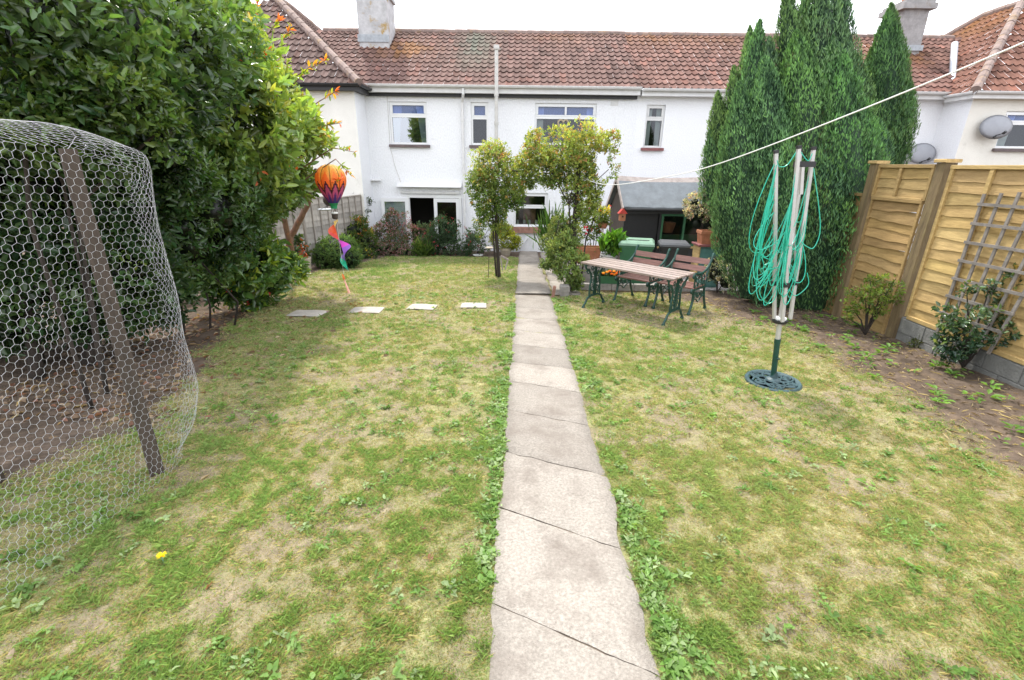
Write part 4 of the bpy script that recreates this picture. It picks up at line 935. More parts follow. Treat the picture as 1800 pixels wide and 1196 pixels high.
limbs('trunk', [([P(506, 442, 10.6), P(512, 415, 10.6), P(540, 360, 10.4), P(556, 300, 9.6)], .075, .05), ([(-5.25, 10.95, -.6), P(500, 380, 10.2), P(470, 250, 8.6)], .07, .04), ([(-5.3, 10.6, -.6), P(465, 420, 9.6), P(440, 300, 8.2), P(400, 180, 7.6)], .06, .03)]+sh, 'redbark', t)
LL = np.array(LL); leaves_obj('new_shoots', np.array(pos), np.array(ax), np.array(nr), LL, LL*.36, np.array(CC), M['leaf'], t)['kind'] = 'stuff'

# ---- dark evergreen hedge trees filling the left edge
t = thing('evergreen_tree', 'dark dense evergreen tree overhanging the chicken wire at the left edge', 'tree', (-5.0, 4.6, -.25))
lob = lobes_px([(40, 40, 4.2, 170), (200, 60, 5.2, 170), (120, 170, 4.4, 130), (-60, 250, 4.6, 200), (60, 330, 5.2, 190), (210, 300, 5.3, 125), (-40, 480, 5.3, 170), (120, 470, 5.6, 130), (300, 60, 6.2, 120), (-120, 120, 4.0, 160), (90, 500, 4.9, 95), (215, 480, 5.2, 95), (-20, 540, 4.6, 90), (160, 545, 5.2, 62), (265, 520, 5.8, 66), (20, 400, 4.5, 90)])
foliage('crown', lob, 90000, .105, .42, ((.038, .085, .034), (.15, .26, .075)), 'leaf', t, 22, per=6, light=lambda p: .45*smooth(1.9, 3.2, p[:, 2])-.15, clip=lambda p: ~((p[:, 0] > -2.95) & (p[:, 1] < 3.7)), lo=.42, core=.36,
        tipcol=((.16, .26, .05), (.20, .30, .05)), tip=lambda p, d, rg: (rg.random(len(p)) < .10) & (d[:, 2] > .3))
limbs('trunk', [([(-5.2, 4.6, -.3), (-5.1, 4.7, .8), lob[4][0]+np.array([-.3, .5, 0]), lob[2][0]], .07, .02), ([(-5.0, 5.0, -.3), (-4.8, 5.2, .6), lob[7][0], lob[5][0]], .08, .03), ([(-5.6, 5.0, -.3), lob[3][0]], .08, .03), ([(-5.0, 5.0, -.2), lob[8][0]], .06, .02)], 'bark', t)
# bright arching shoot in front of it
t = thing('privet_bush', 'shrub of pale green arching branches spilling over the top of the chicken wire', 'shrub', (-3.9, 3.75, -.2))
lob = lobes_px([(40, 165, 3.9, 60, (1.3, .9, .5)), (120, 128, 4.0, 46, (1.2, .9, .6)), (190, 150, 4.1, 42, (1.2, .9, .6)), (235, 180, 4.3, 44), (285, 225, 4.6, 50), (60, 210, 3.9, 60), (160, 200, 4.1, 46), (300, 280, 5.0, 48), (20, 70, 3.8, 30, (.6, .6, 2.0)), (330, 330, 5.4, 50), (320, 400, 5.6, 50)])
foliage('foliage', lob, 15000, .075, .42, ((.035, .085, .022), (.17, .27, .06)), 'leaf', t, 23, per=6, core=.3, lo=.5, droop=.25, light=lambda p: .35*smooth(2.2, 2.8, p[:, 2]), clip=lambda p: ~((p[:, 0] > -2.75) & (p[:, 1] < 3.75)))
limbs('stems', [([(-4.0, 3.9, -.2), (-4.0, 3.9, 1.5), lob[0][0], lob[2][0], lob[3][0]], .02, .006), ([(-4.1, 4.2, -.2), (-4.0, 4.3, 1.8), lob[5][0]], .02, .006), ([(-4.1, 4.2, -.2), (-3.95, 4.3, 1.6), lob[4][0], lob[7][0]], .02, .006), ([(-3.9, 3.9, 1.9), lob[8][0]], .012, .005)], 'bark', t)
# leggy shrub behind the net corner: bare stems with hanging foliage
t = thing('leggy_shrub', 'shaded shrub with bare brown stems just beyond the chicken wire', 'shrub', (-4.75, 6.4, -.35))
lob = lobes_px([(330, 300, 6.2, 90), (370, 370, 6.6, 85), (330, 430, 6.4, 75), (400, 420, 7.2, 60), (280, 380, 6.2, 90), (290, 470, 6.2, 60)])
foliage('foliage', lob, 19000, .085, .45, ((.04, .095, .034), (.18, .29, .085)), 'leaf', t, 24, per=6, core=.5, droop=.3)
limbs('stems', [([(-4.75+.12*k*(-1)**k, 6.3+.1*k, -.36), (-4.7+.17*k*(-1)**k, 6.3+.05*k, .1), lob[k % 6][0]], .018, .008) for k in range(6)], 'bark', t)
# red berried shrub
t = thing('berry_shrub', 'broad leaved evergreen shrub dotted with red berries beside the stepping stones', 'shrub', (-5.0, 8.5, -.42))
lob = lobes_px([(430, 455, 7.6, 56), (478, 464, 8.2, 38), (395, 490, 7.4, 40), (455, 500, 7.9, 32), (508, 476, 8.8, 20), (430, 520, 7.7, 24, (1.2, 1, .7)), (400, 430, 7.6, 44)])
foliage('foliage', lob, 10000, .135, .46, ((.03, .085, .025), (.20, .33, .08)), 'leaf', t, 25, per=6, core=.5, light=lambda p: .35*smooth(-5.2, -4.0, p[:, 0]), tipcol=((.26, .40, .05), (.32, .42, .06)), tip=lambda p, d, rg: (rg.random(len(p)) < .16) & (p[:, 0] > -4.75))
limbs('stems', fan((-4.95, 8.5, -.42), lob, .016, .006), 'bark', t)
b = MB(); rb = random.Random(3)
for k in range(26):
    c, r = lob[rb.randrange(len(lob))]; d = Vector((rb.uniform(-.2, 1), rb.uniform(-1, -.2), rb.uniform(-.5, .8))).normalized()
    q = [float(c[i]+d[i]*r[i]*1.0) for i in range(3)]
    for j in range(5): b.lathe([(.0001, -.012), (.011, -.004), (.011, .004), (.0001, .012)], (q[0]+rb.uniform(-.03, .03), q[1]+rb.uniform(-.03, .03), q[2]+rb.uniform(-.03, .03)), 6)
o = b.build('berries', M['birdred'], t); o['kind'] = 'stuff'
# clipped round bush
t = thing('round_bush', 'clipped rounded dark green bush in front of the grey fence', 'shrub', (-4.75, 12.5, -.62))
lob = [(np.array([-4.78, 12.5, -.22]), np.array([.50, .48, .42])), (np.array([-4.95, 12.4, -.30]), np.array([.45, .4, .36])), (np.array([-4.55, 12.45, -.34]), np.array([.38, .36, .32]))]
foliage('foliage', lob, 15000, .045, .5, ((.035, .08, .028), (.15, .25, .07)), 'softleaf', t, 26, per=6, core=.85, lo=.9, gap=.2)
# ---- flower bed against the house
def bed_bush(name, label, px, py, Y, lobpx, n, leaf, cols, seed, flowers=None, cat='shrub', fl_n=0, fsz=.04, **kw):
    bse = P(px, py, Y); bse[2] = gz(0, Y); t = thing(name, label, cat, bse); lob = lobes_px(lobpx)
    foliage('foliage', lob, n, leaf, kw.pop('aspect', .42), cols, kw.pop('mat', 'softleaf'), t, seed, **kw)
    limbs('stems', fan(bse, lob, .014, .005), 'bark', t)
    if flowers:
        rg = np.random.default_rng(seed+500); p, d, q = crown_points(lob, fl_n, rg, .92, .25); m_ = len(p); cc_ = np.array(flowers)[rg.integers(0, len(flowers), m_)]
        o = leaves_obj('flowers', np.repeat(p, 3, 0)+rg.normal(0, fsz*.3, (m_*3, 3)), rg.normal(size=(m_*3, 3))+np.array([0, 0, -.5]), rg.normal(size=(m_*3, 3)), np.full(m_*3, fsz)*rg.uniform(.7, 1.3, m_*3), np.full(m_*3, fsz*.6), np.repeat(cc_, 3, 0)*rg.uniform(.7, 1.2, (m_*3, 1)), M['petal'], t); o['kind'] = 'stuff'
    return t
bed_bush('fuchsia_bush', 'big loose bush covered in pink flowers in front of the patio door', 695, 447, 15.3, [(700, 425, 15.3, 38, (1.2, .7, 1)), (670, 425, 15.4, 28, (1.1, .7, 1)), (735, 425, 15.3, 28, (1, .7, 1)), (695, 400, 15.4, 26, (1, .7, 1)), (690, 385, 15.4, 13, (.8, .8, 1.4)), (712, 395, 15.4, 16, (.7, .7, 1.4))], 24000, .055, ((.075, .105, .05), (.22, .25, .12)), 31, flowers=((.52, .20, .22), (.40, .10, .12), (.60, .36, .36)), fl_n=2200, fsz=.032, core=0, lo=.3)
bed_bush('fuchsia_bush', 'dark green fuchsia bush with scattered red flowers beneath the fixed glass door', 790, 448, 15.2, [(785, 420, 15.2, 36, (1.1, .7, 1)), (755, 428, 15.25, 24), (815, 425, 15.2, 24), (780, 400, 15.3, 22), (800, 440, 15.1, 20, (1.6, .8, .8)), (745, 410, 15.3, 16)], 22000, .06, ((.04, .085, .042), (.12, .19, .10)), 32, flowers=((.45, .05, .06), (.42, .14, .12)), fl_n=130, fsz=.05, core=0, lo=.3)
bed_bush('flower_clump', 'low clump of small pale pink flowers at the foot of the big pink bush', 680, 452, 14.98, [(660, 438, 15.0, 18, (1.4, .7, .8)), (690, 440, 15.0, 18, (1.4, .7, .8)), (715, 442, 15.0, 15, (1.4, .7, .8))], 3000, .05, ((.06, .12, .06), (.18, .24, .14)), 33, flowers=((.62, .40, .40), (.55, .28, .30)), fl_n=700, fsz=.03, core=.5, cat='flowers')
bed_bush('grassy_clump', 'tuft of long bright green strap leaves between the two fuchsia bushes', 745, 452, 14.98, [(745, 442, 15.0, 14, (1, 1, .9))], 500, .26, ((.10, .19, .05), (.20, .30, .08)), 34, aspect=.09, per=8, up=1.6, spread=.6, core=0, lo=.1, droop=.3, cat='plant')
bed_bush('mixed_shrub', 'loose yellow green shrub with orange tips beside the far end of the grey fence', 625, 450, 14.6, [(620, 408, 14.6, 26), (640, 425, 14.6, 22), (605, 420, 14.2, 18), (622, 435, 14.4, 18, (1.2, .8, .9)), (630, 395, 14.8, 15)], 5500, .075, ((.045, .09, .022), (.18, .24, .05)), 35, core=.5, tipcol=((.42, .16, .04), (.36, .30, .05)), tip=lambda p, d, rg: (rg.random(len(p)) < .22) & (p[:, 2] > -.05))
bed_bush('climbing_plant', 'thin dark climber growing up the house corner at the end of the grey fence', 636, 445, 15.6, [(634, 400, 15.5, 14, (1, .8, 2)), (640, 375, 15.6, 11, (1.2, .8, 1)), (645, 355, 15.8, 9, (1.5, .5, .7)), (628, 345, 15.6, 10)], 1500, .06, ((.03, .06, .035), (.10, .15, .07)), 36, core=0, lo=.3, cat='plant')
bed_bush('low_plant', 'small dark leafy plant at the lawn edge below the yellow green shrub', 610, 460, 13.6, [(612, 447, 13.6, 17, (1.4, .8, .7)), (640, 445, 14.2, 14, (1.5, .8, .7))], 1800, .06, ((.04, .09, .03), (.15, .22, .07)), 37, flowers=((.60, .50, .05),), fl_n=60, fsz=.035, core=.5, cat='plant')
bed_bush('low_plant', 'straggly pale shrub against the white wall left of the rose pillar', 840, 448, 15.4, [(842, 415, 15.5, 17, (.9, .6, 1.4)), (860, 400, 15.6, 14, (.9, .6, 1.5)), (838, 438, 15.3, 14, (1.8, .7, .6))], 1600, .06, ((.05, .10, .04), (.15, .22, .09)), 38, flowers=((.5, .3, .3),), fl_n=60, fsz=.03, core=0, lo=.3)
# ---- rose pillars either side of the path
def rose(px, pz, Y, label, lobpx, n, seed, extra):
    bse = P(px, pz, Y); t = thing('climbing_rose', label, 'climbing rose', bse); lob = lobes_px(lobpx)
    foliage('crown', lob, n, .052, .5, ((.10, .18, .04), (.38, .46, .12)), 'softleaf', t, seed, per=5, core=0, lo=.35, gap=.40, gf=2.3, light=lambda p: .35*smooth(1.2, 2.4, p[:, 2]), inner=.5,
            tipcol=((.40, .28, .09), (.36, .21, .10), (.46, .42, .11), (.44, .43, .11)), tip=lambda p, d, rg: (rg.random(len(p)) < .05+.20*smooth(1.4, 2.5, p[:, 2])))
    limbs('stems', extra(bse, lob), 'bark', t)
    return t, bse, lob
def ex1(bse, lob):
    tp = P(868, 300, 11.29); s = [([bse+np.array([.02, 0, -.1]), P(872, 400, 11.29), tp], .045, .03)]
    s += [([bse+np.array([-.06, .05, 0]), P(868, 430, 11.25), P(866, 380, 11.3), lob[k][0]], .022, .007) for k in (0, 1, 2, 3, 4)]
    return s
rose(877, 489, 11.29, 'climbing rose on a post left of the path with a round yellow green head', [(868, 290, 11.3, 38), (845, 320, 11.3, 28), (890, 320, 11.2, 34), (860, 350, 11.2, 30), (900, 345, 11.1, 24), (865, 375, 11.25, 26), (845, 385, 11.3, 12, (1, 1, 1.4)), (838, 310, 11.4, 18), (875, 268, 11.4, 20), (880, 395, 11.3, 13, (.8, .8, 1.6)), (843, 405, 11.3, 9, (1, 1, 1.6))], 26000, 41, ex1)
def ex2(bse, lob):
    s = [([bse+np.array([0, 0, -.15]), P(1010, 400, 10.25), P(1018, 280, 10.25)], .05, .045)]
    s += [([bse+np.array([.08, -.05, 0]), P(1004, 420, 10.2), P(1000, 360, 10.2), lob[k][0]], .022, .007) for k in (0, 1, 3, 4, 5, 8)]
    s += [([bse+np.array([.15, 0, 0]), P(1030, 420, 10.2), P(1050, 370, 10.1), P(1045, 300, 10.1)], .018, .008), ([P(1003, 400, 10.2), P(985, 380, 10.2), P(975, 420, 10.2)], .014, .006), ([P(900, 300, 11.0), P(930, 305, 10.8), P(965, 318, 10.5)], .016, .012)]
    return s
rose(1010, 492, 10.25, 'taller climbing rose right of the path, spreading towards the big upstairs window', [(985, 262, 10.3, 36), (1025, 255, 10.2, 36), (950, 265, 10.5, 28), (940, 245, 10.6, 16), (1050, 275, 10.2, 28), (1070, 298, 10.2, 18), (1015, 300, 10.2, 34), (965, 305, 10.4, 26), (1010, 340, 10.2, 26), (1030, 365, 10.2, 22), (1005, 380, 10.2, 20), (930, 310, 10.8, 22), (1075, 240, 10.2, 10, (1.6, 1, .8)), (1084, 262, 10.2, 6, (.8, .8, 2)), (1045, 345, 10.2, 14), (925, 285, 10.8, 18), (990, 300, 10.4, 30), (1000, 285, 10.3, 34), (1045, 320, 10.2, 18)], 38000, 42, ex2)
# ---- plants right of the path
bed_bush('leafy_bush', 'bright leafy bush growing over the low stone wall end right of the path', 1003, 500, 9.6, [(1000, 470, 9.6, 27), (985, 450, 9.7, 22), (1012, 492, 9.5, 17), (995, 430, 9.9, 22), (975, 440, 9.9, 16), (1018, 460, 9.6, 16), (965, 465, 9.8, 12, (1.3, .8, .8))], 8500, .068, ((.11, .19, .055), (.37, .46, .15)), 43, core=0, lo=.35, cat='shrub')
bed_bush('iris_clump', 'clump of tall sword shaped green leaves below the kitchen window', 972, 440, 13.5, [(974, 412, 13.5, 14, (1, .8, 1.2)), (968, 428, 13.5, 13)], 300, .5, ((.07, .16, .04), (.17, .30, .08)), 44, aspect=.055, per=7, up=2.4, spread=.35, core=0, lo=.1, droop=.12, cat='plant')
bed_bush('feathery_shrub', 'olive green feathery shrub between the sword leaves and the rose post', 985, 440, 12.0, [(990, 400, 12, 24), (980, 425, 12, 22), (1003, 415, 11.8, 18), (962, 430, 12.2, 13, (1, .8, 1.2))], 6000, .055, ((.09, .14, .045), (.30, .34, .12)), 45, core=.35)
bed_bush('flowering_shrub', 'small shrub with yellow green leaves and a red bloom left of the shed', 1045, 420, 12.6, [(1045, 385, 12.6, 22), (1035, 405, 12.6, 18), (1058, 370, 12.8, 15), (1030, 370, 12.8, 14)], 3000, .06, ((.07, .13, .03), (.24, .32, .07)), 46, flowers=((.55, .03, .05),), fl_n=14, fsz=.09, core=.2)
bed_bush('variegated_shrub', 'pale variegated shrub with cream and pink tinted leaves beside the shed', 1240, 440, 11.3, [(1232, 372, 11.3, 26), (1220, 358, 11.5, 17), (1245, 395, 11.2, 20), (1225, 395, 11.3, 17), (1240, 350, 11.4, 13)], 4200, .055, ((.15, .17, .11), (.50, .46, .36)), 47, core=.45, tipcol=((.62, .60, .50), (.45, .33, .28)), tip=lambda p, d, rg: rg.random(len(p)) < .35)
bed_bush('variegated_shrub', 'low white speckled shrub at the foot of the cypress beside the right bench', 1262, 505, 9.9, [(1262, 480, 9.9, 24), (1255, 460, 10.0, 16), (1278, 495, 9.7, 20)], 3000, .05, ((.05, .09, .05), (.35, .36, .28)), 48, core=.6, tipcol=((.65, .63, .56),), tip=lambda p, d, rg: rg.random(len(p)) < .30)
bed_bush('young_shrub', 'young upright shrub with small yellow green leaves in front of the old fence panel', 1520, 592, 6.85, [(1520, 520, 6.85, 26, (1.2, 1.2, .9)), (1555, 505, 6.8, 26), (1575, 490, 6.8, 14), (1500, 545, 6.9, 18), (1540, 540, 6.8, 18), (1565, 525, 6.75, 16), (1490, 560, 6.9, 9), (1530, 495, 6.85, 14)], 2600, .045, ((.07, .14, .025), (.25, .34, .07)), 49, core=0, lo=.15, gap=.42, gf=3.2)
bed_bush('climbing_plant', 'dark leaved climber sprawling at the foot of the trellis', 1695, 640, 5.45, [(1705, 580, 5.35, 40, (1, 1, .9)), (1680, 600, 5.4, 32), (1740, 570, 5.3, 30), (1690, 560, 5.4, 30), (1760, 585, 5.2, 24), (1775, 530, 5.35, 18), (1790, 490, 5.35, 20), (1740, 505, 5.45, 10), (1700, 510, 5.5, 9), (1670, 625, 5.35, 20, (1, 1, .7))], 4200, .06, ((.03, .08, .045), (.15, .24, .11)), 50, mat='leaf', core=0, lo=.25, gap=.40, gf=3.0, aspect=.5, cat='plant', tipcol=((.20, .28, .10), (.25, .20, .07)), tip=lambda p, d, rg: rg.random(len(p)) < .12)
bed_bush('dry_weed_plant', 'thin dry weed standing against the grey blockwork under the fence', 1612, 620, 6.25, [(1615, 605, 6.25, 15, (1, 1, 1.2)), (1630, 615, 6.2, 10)], 260, .05, ((.10, .13, .05), (.26, .27, .12)), 51, core=0, lo=.2, cat='plant')

# ---- cypresses
def cypress(root, plumes, n, seed, c0, c1, lightdir=(-.55, .25, .6)):
    "flame shaped plumes: (base, tip, radius); short upward sprays all over them"
    rg = np.random.default_rng(seed); L_ = np.array([np.linalg.norm(t_-b_)*r for b_, t_, r in plumes]); cnt = (n*L_/L_.sum()).astype(int)
    pos, ax, nr, C, W_ = [], [], [], [], []; core = MB(); core.cur = (1, 1, 1)
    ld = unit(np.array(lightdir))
    for (b_, t_, r), k in zip(plumes, cnt):
        u = rg.random(k)**.85; d = t_-b_; ln = np.linalg.norm(d); d = d/ln; s1 = unit(np.cross(d, [0, 1, .01])); s2 = np.cross(d, s1)
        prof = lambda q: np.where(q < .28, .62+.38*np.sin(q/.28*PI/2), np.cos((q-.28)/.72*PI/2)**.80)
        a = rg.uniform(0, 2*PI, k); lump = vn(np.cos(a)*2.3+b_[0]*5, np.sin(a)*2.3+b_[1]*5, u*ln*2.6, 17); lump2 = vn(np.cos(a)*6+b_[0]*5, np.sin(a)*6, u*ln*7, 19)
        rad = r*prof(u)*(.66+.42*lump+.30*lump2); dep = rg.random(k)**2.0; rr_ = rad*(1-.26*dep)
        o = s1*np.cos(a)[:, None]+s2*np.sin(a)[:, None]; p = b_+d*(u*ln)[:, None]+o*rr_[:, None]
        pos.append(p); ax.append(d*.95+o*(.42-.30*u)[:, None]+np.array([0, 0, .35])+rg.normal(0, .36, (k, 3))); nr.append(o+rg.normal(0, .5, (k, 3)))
        lit = np.clip(.22+1.0*(lump2*.7+lump*.6-.38)-dep*.85+.18*(o@ld)+.12*u+rg.normal(0, .12, k), 0, 1.1); hue = np.array([rg.uniform(.85, 1.15), rg.uniform(.94, 1.08), rg.uniform(.75, 1.1)]); cc = (np.array(c0)+(np.array(c1)-np.array(c0))*lit[:, None])*hue; br = (vn(p[:, 0]*2.2, p[:, 1]*2.2, p[:, 2]*2.2, 29) > .80) & (dep > .4); cc = np.where(br[:, None], cc*.5+np.array([.05, .04, .02]), cc); C.append(cc)  # light from lightdir and crevice shade put into the spray colour
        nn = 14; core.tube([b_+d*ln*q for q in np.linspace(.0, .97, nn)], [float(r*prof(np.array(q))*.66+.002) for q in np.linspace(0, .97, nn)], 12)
    pos, ax, nr, C = [np.concatenate(q) for q in (pos, ax, nr, C)]; m_ = len(pos); Ln = rg.uniform(.04, .09, m_); 
    V, FA, CC = leaf_arrays(pos, ax, nr, Ln, Ln*rg.uniform(.16, .30, m_), np.clip(C*rg.uniform(.8, 1.2, (m_, 1)), .004, 1), droop=-.05)
    cv = np.array(core.v); quads = np.array([f for f in core.f if len(f) == 4]).reshape(-1)+len(V)
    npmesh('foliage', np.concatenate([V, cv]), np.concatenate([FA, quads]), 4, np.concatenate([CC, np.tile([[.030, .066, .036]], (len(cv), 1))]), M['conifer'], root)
    b = MB(); g = chain_loc(root); b.tube([g+np.array([0, 0, -.1]), g+np.array([0, 0, 1.2])], [.14, .09], 10); b.build('trunk', M['bark'], root)
def pl(bx, by, bY, tx, ty, tY, rpx): return (P(bx, by, bY), P(tx, ty, tY), rpx/F*bY*.95)
t = thing('cypress_tree', 'huge bushy cypress made of many upright plumes beside the yellow fence', 'conifer', (4.85, 9.3, -.46))
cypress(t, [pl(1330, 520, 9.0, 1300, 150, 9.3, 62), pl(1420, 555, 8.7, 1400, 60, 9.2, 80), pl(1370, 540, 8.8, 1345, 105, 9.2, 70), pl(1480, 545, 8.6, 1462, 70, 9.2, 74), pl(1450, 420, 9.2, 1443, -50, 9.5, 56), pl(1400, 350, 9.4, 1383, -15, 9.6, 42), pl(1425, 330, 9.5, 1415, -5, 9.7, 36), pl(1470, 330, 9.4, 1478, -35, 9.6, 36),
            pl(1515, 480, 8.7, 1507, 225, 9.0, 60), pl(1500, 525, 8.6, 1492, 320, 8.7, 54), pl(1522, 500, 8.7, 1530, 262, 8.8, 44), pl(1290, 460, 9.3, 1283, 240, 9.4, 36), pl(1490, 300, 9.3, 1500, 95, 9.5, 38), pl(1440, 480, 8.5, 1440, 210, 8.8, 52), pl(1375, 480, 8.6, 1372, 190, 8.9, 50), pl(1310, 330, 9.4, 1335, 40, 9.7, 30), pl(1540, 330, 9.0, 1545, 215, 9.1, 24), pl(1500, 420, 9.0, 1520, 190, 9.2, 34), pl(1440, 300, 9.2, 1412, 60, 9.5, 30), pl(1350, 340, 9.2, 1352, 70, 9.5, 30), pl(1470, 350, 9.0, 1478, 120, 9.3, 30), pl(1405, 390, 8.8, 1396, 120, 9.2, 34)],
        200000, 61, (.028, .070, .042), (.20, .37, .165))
t = thing('cypress_tree', 'slender cypress at the left edge of the big one, in front of the white wall', 'conifer', (4.55, 11.2, -.55))
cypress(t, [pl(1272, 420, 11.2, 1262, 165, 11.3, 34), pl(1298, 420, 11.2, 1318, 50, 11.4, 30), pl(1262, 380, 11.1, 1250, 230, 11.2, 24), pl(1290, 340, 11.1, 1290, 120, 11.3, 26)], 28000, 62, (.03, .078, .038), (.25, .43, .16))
t = thing('cypress_tree', 'cypress with a single pointed top beyond the fence below the grey chimney', 'conifer', (8.0, 11.2, -.5))
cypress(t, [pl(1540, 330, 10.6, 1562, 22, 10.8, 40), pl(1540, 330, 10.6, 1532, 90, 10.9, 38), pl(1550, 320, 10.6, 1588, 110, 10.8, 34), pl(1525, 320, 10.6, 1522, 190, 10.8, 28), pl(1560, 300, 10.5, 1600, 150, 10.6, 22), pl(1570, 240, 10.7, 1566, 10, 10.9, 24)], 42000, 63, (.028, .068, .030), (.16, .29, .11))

# ================================================================== GARDEN FURNITURE
def ring(b, c, r, th, axis='x', n=16, part=1.0, start=0.0, m=6, sq=1.0):
    pts = []
    for k in range(n+1 if part < 1 else n):
        t = start+2*PI*part*k/n; a, e = r*math.cos(t), r*math.sin(t)*sq
        pts.append((c[0], c[1]+a, c[2]+e) if axis == 'x' else ((c[0]+a, c[1], c[2]+e) if axis == 'y' else (c[0]+a, c[1]+e, c[2])))
    b.tube(pts, th, m, closed=(part >= 1))
def curve(pts, n=6):
    "Catmull-Rom through pts"
    pts = [Vector([float(q) for q in p]) for p in pts]; e = [pts[0]*2-pts[1]]+pts+[pts[-1]*2-pts[-2]]; out_ = []
    for i in range(1, len(e)-2):
        for k in range(n):
            t = k/n; p0, p1, p2, p3 = e[i-1:i+3]
            out_.append(.5*((2*p1)+(p2-p0)*t+(2*p0-5*p1+4*p2-p3)*t*t+(3*p1-p0-3*p2+p3)*t**3))
    return out_+[pts[-1]]
def scroll(b, c, r, th, turn=1.6, a0=0.0, sgn=1, x=0.0):
    b.tube([(x, c[0]+(r*(1-.62*k/22))*math.cos(a0+sgn*turn*2*PI*k/22), c[1]+(r*(1-.62*k/22))*math.sin(a0+sgn*turn*2*PI*k/22)) for k in range(23)], th, 6)
# ---- table
tl = np.array([1.39, 8.5]); trr = np.array([2.54, 7.35]); tc_ = (tl+trr)/2; ang = math.atan2(*(trr-tl)[::-1]); half = float(np.linalg.norm(trr-tl))/2
tz = gz(0, float(tc_[1]))
slope_ang = K*math.sin(-ang)            # the table follows the fall of the lawn a little
tbl = thing('garden_table', 'slatted red brown garden table on ornate green cast iron ends', 'garden table', (tc_[0], tc_[1], tz), ang)
Hh = .80
for k in range(5):
    b = MB(); t = (1.35, 1.7, 1.45, 1.65, 1.4)[k]; b.cur = (t*.97, t*1.48, t*1.55); b.box((0, -.29+.145*k, Hh), (2*half+.14, .132, .028), ch=.006); b.build('slat', M['slat'], tbl, local=True, colors=True)  # slat colour paled to paint in the sky sheen on the top
b = MB()
for xx in (-half+.02, 0, half-.02): b.box((xx, 0, Hh-.030), (.05, .66, .028))
b.build('cross_batten', M['iron'], tbl, local=True)
for sx in (-1, 1):
    x = sx*(half-.02); zg = K*x*math.sin(-ang)*-1*-1; b = MB(); zo = -K*(math.sin(ang)*x); 
    for s in (-1, 1):
        b.tube(curve([(x, s*.30, zo+.0), (x, s*.295, zo+.05), (x, s*.25, zo+.10), (x, s*.20, zo+.17), (x, s*.10, zo+.205), (x, 0, zo+.205)], 5), .020, 8); b.lathe([(.03, 0), (.034, .02), (.02, .05)], (x, s*.305, zo), 10)
        b.tube(curve([(x, s*.155, zo+.19), (x, s*.15, .35), (x, s*.13, .50), (x, s*.17, .62), (x, s*.29, .70), (x, s*.31, .765)], 5), .017, 8)
        scroll(b, (s*.075, .31), .058, .010, 1.4, PI/2, s, x); scroll(b, (s*.075, .44), .055, .010, 1.4, -PI/2, -s, x); scroll(b, (s*.085, .57), .06, .010, 1.4, PI/2, s, x); scroll(b, (s*.22, .635), .055, .010, 1.3, PI, s, x); scroll(b, (s*.10, .69), .045, .009, 1.3, 0, s, x)
        for yy in (.045, .10): b.bar((x, s*yy, zo+.205), (x, s*yy, .27), .014, .014)
    b.bar((x, 0, zo+.19), (x, 0, .775), .052, .026, up=(1, 0, 0)); b.bar((x, -.32, .772), (x, .32, .772), .03, .03)
    b.build('leg', M['iron'], tbl, local=True)
# ---- two slatted seats
def make_bench(name, label, loc, rz, grp):
    root = thing(name, label, 'garden bench', loc, rz, grp); Wd = .66
    for sx in (-1, 1):
        x = sx*Wd/2; b = MB(); zo = -K*(math.sin(rz)*x)
        zb = -K*(.64*math.cos(rz))
        b.tube(curve([(x, -.03, zo), (x, -.02, .05+zo), (x, .045, .22), (x, .05, .34), (x, .02, .42), (x, -.03, .455), (x, -.055, .43), (x, -.035, .405)], 5), .023, 8); b.lathe([(.034, 0), (.036, .025), (.024, .045)], (x, -.03, zo), 10)
        b.tube(curve([(x, .66, zo+zb), (x, .64, .06+zo+zb), (x, .54, .22), (x, .50, .36), (x, .48, .46), (x, .52, .66), (x, .60, .85), (x, .66, .965), (x, .69, .985)], 5), .022, 8); b.lathe([(.03, 0), (.034, .025), (.022, .045)], (x, .66, zo+zb), 10)
        b.tube(curve([(x, .02, .43), (x, .2, .445), (x, .48, .43)], 5), .018, 8)
        b.tube(curve([(x, -.005, .655), (x, -.045, .675), (x, -.03, .715), (x, .03, .725), (x, .20, .70), (x, .38, .715), (x, .50, .77), (x, .575, .83)], 5), .020, 8)
        b.tube(curve([(x, .04, .44), (x, .03, .55), (x, .03, .70)], 5), .015, 8)
        for (c, r, a, s) in (((.13, .62), .075, 0, 1), ((.25, .55), .075, PI, 1), ((.36, .63), .075, 0, -1), ((.13, .50), .05, PI/2, -1), ((.40, .51), .055, PI/2, 1), ((.25, .66), .035, 0, 1)): scroll(b, c, r, .009, 1.5, a, s, x)
        for (c, r, a, s) in (((.13, .34), .055, 0, 1), ((.25, .33), .06, PI, 1), ((.38, .34), .055, 0, -1)): scroll(b, c, r, .010, 1.4, a, s, x)
        b.tube(curve([(x, .06, .28), (x, .18, .26), (x, .28, .20), (x, .38, .26), (x, .50, .28)], 5), .013, 6)
        b.build('end_frame', M['iron'], root, local=True)
    for k in range(5):
        b = MB(); t = (1, .85, 1.08, .9, 1)[k]; b.cur = (t, t, t); b.box((0, .03+.095*k, .468+.004*(k in (0, 4))), (Wd+.02, .078, .024), ch=.005); b.build('seat_slat', M['slat'], root, local=True, colors=True)
    for k in range(3):
        b = MB(); t = (.85, 1.05, 1.0)[k]; b.cur = (t, t, t); z = .60+.125*k; y = .49+.03*k+.012*k*k
        b.box((0, y, z), (Wd+.02, .022, .100), M=Matrix.Rotation(R(-20), 3, 'X'), ch=.004); b.build('back_slat', M['slat'], root, local=True, colors=True)
    return root
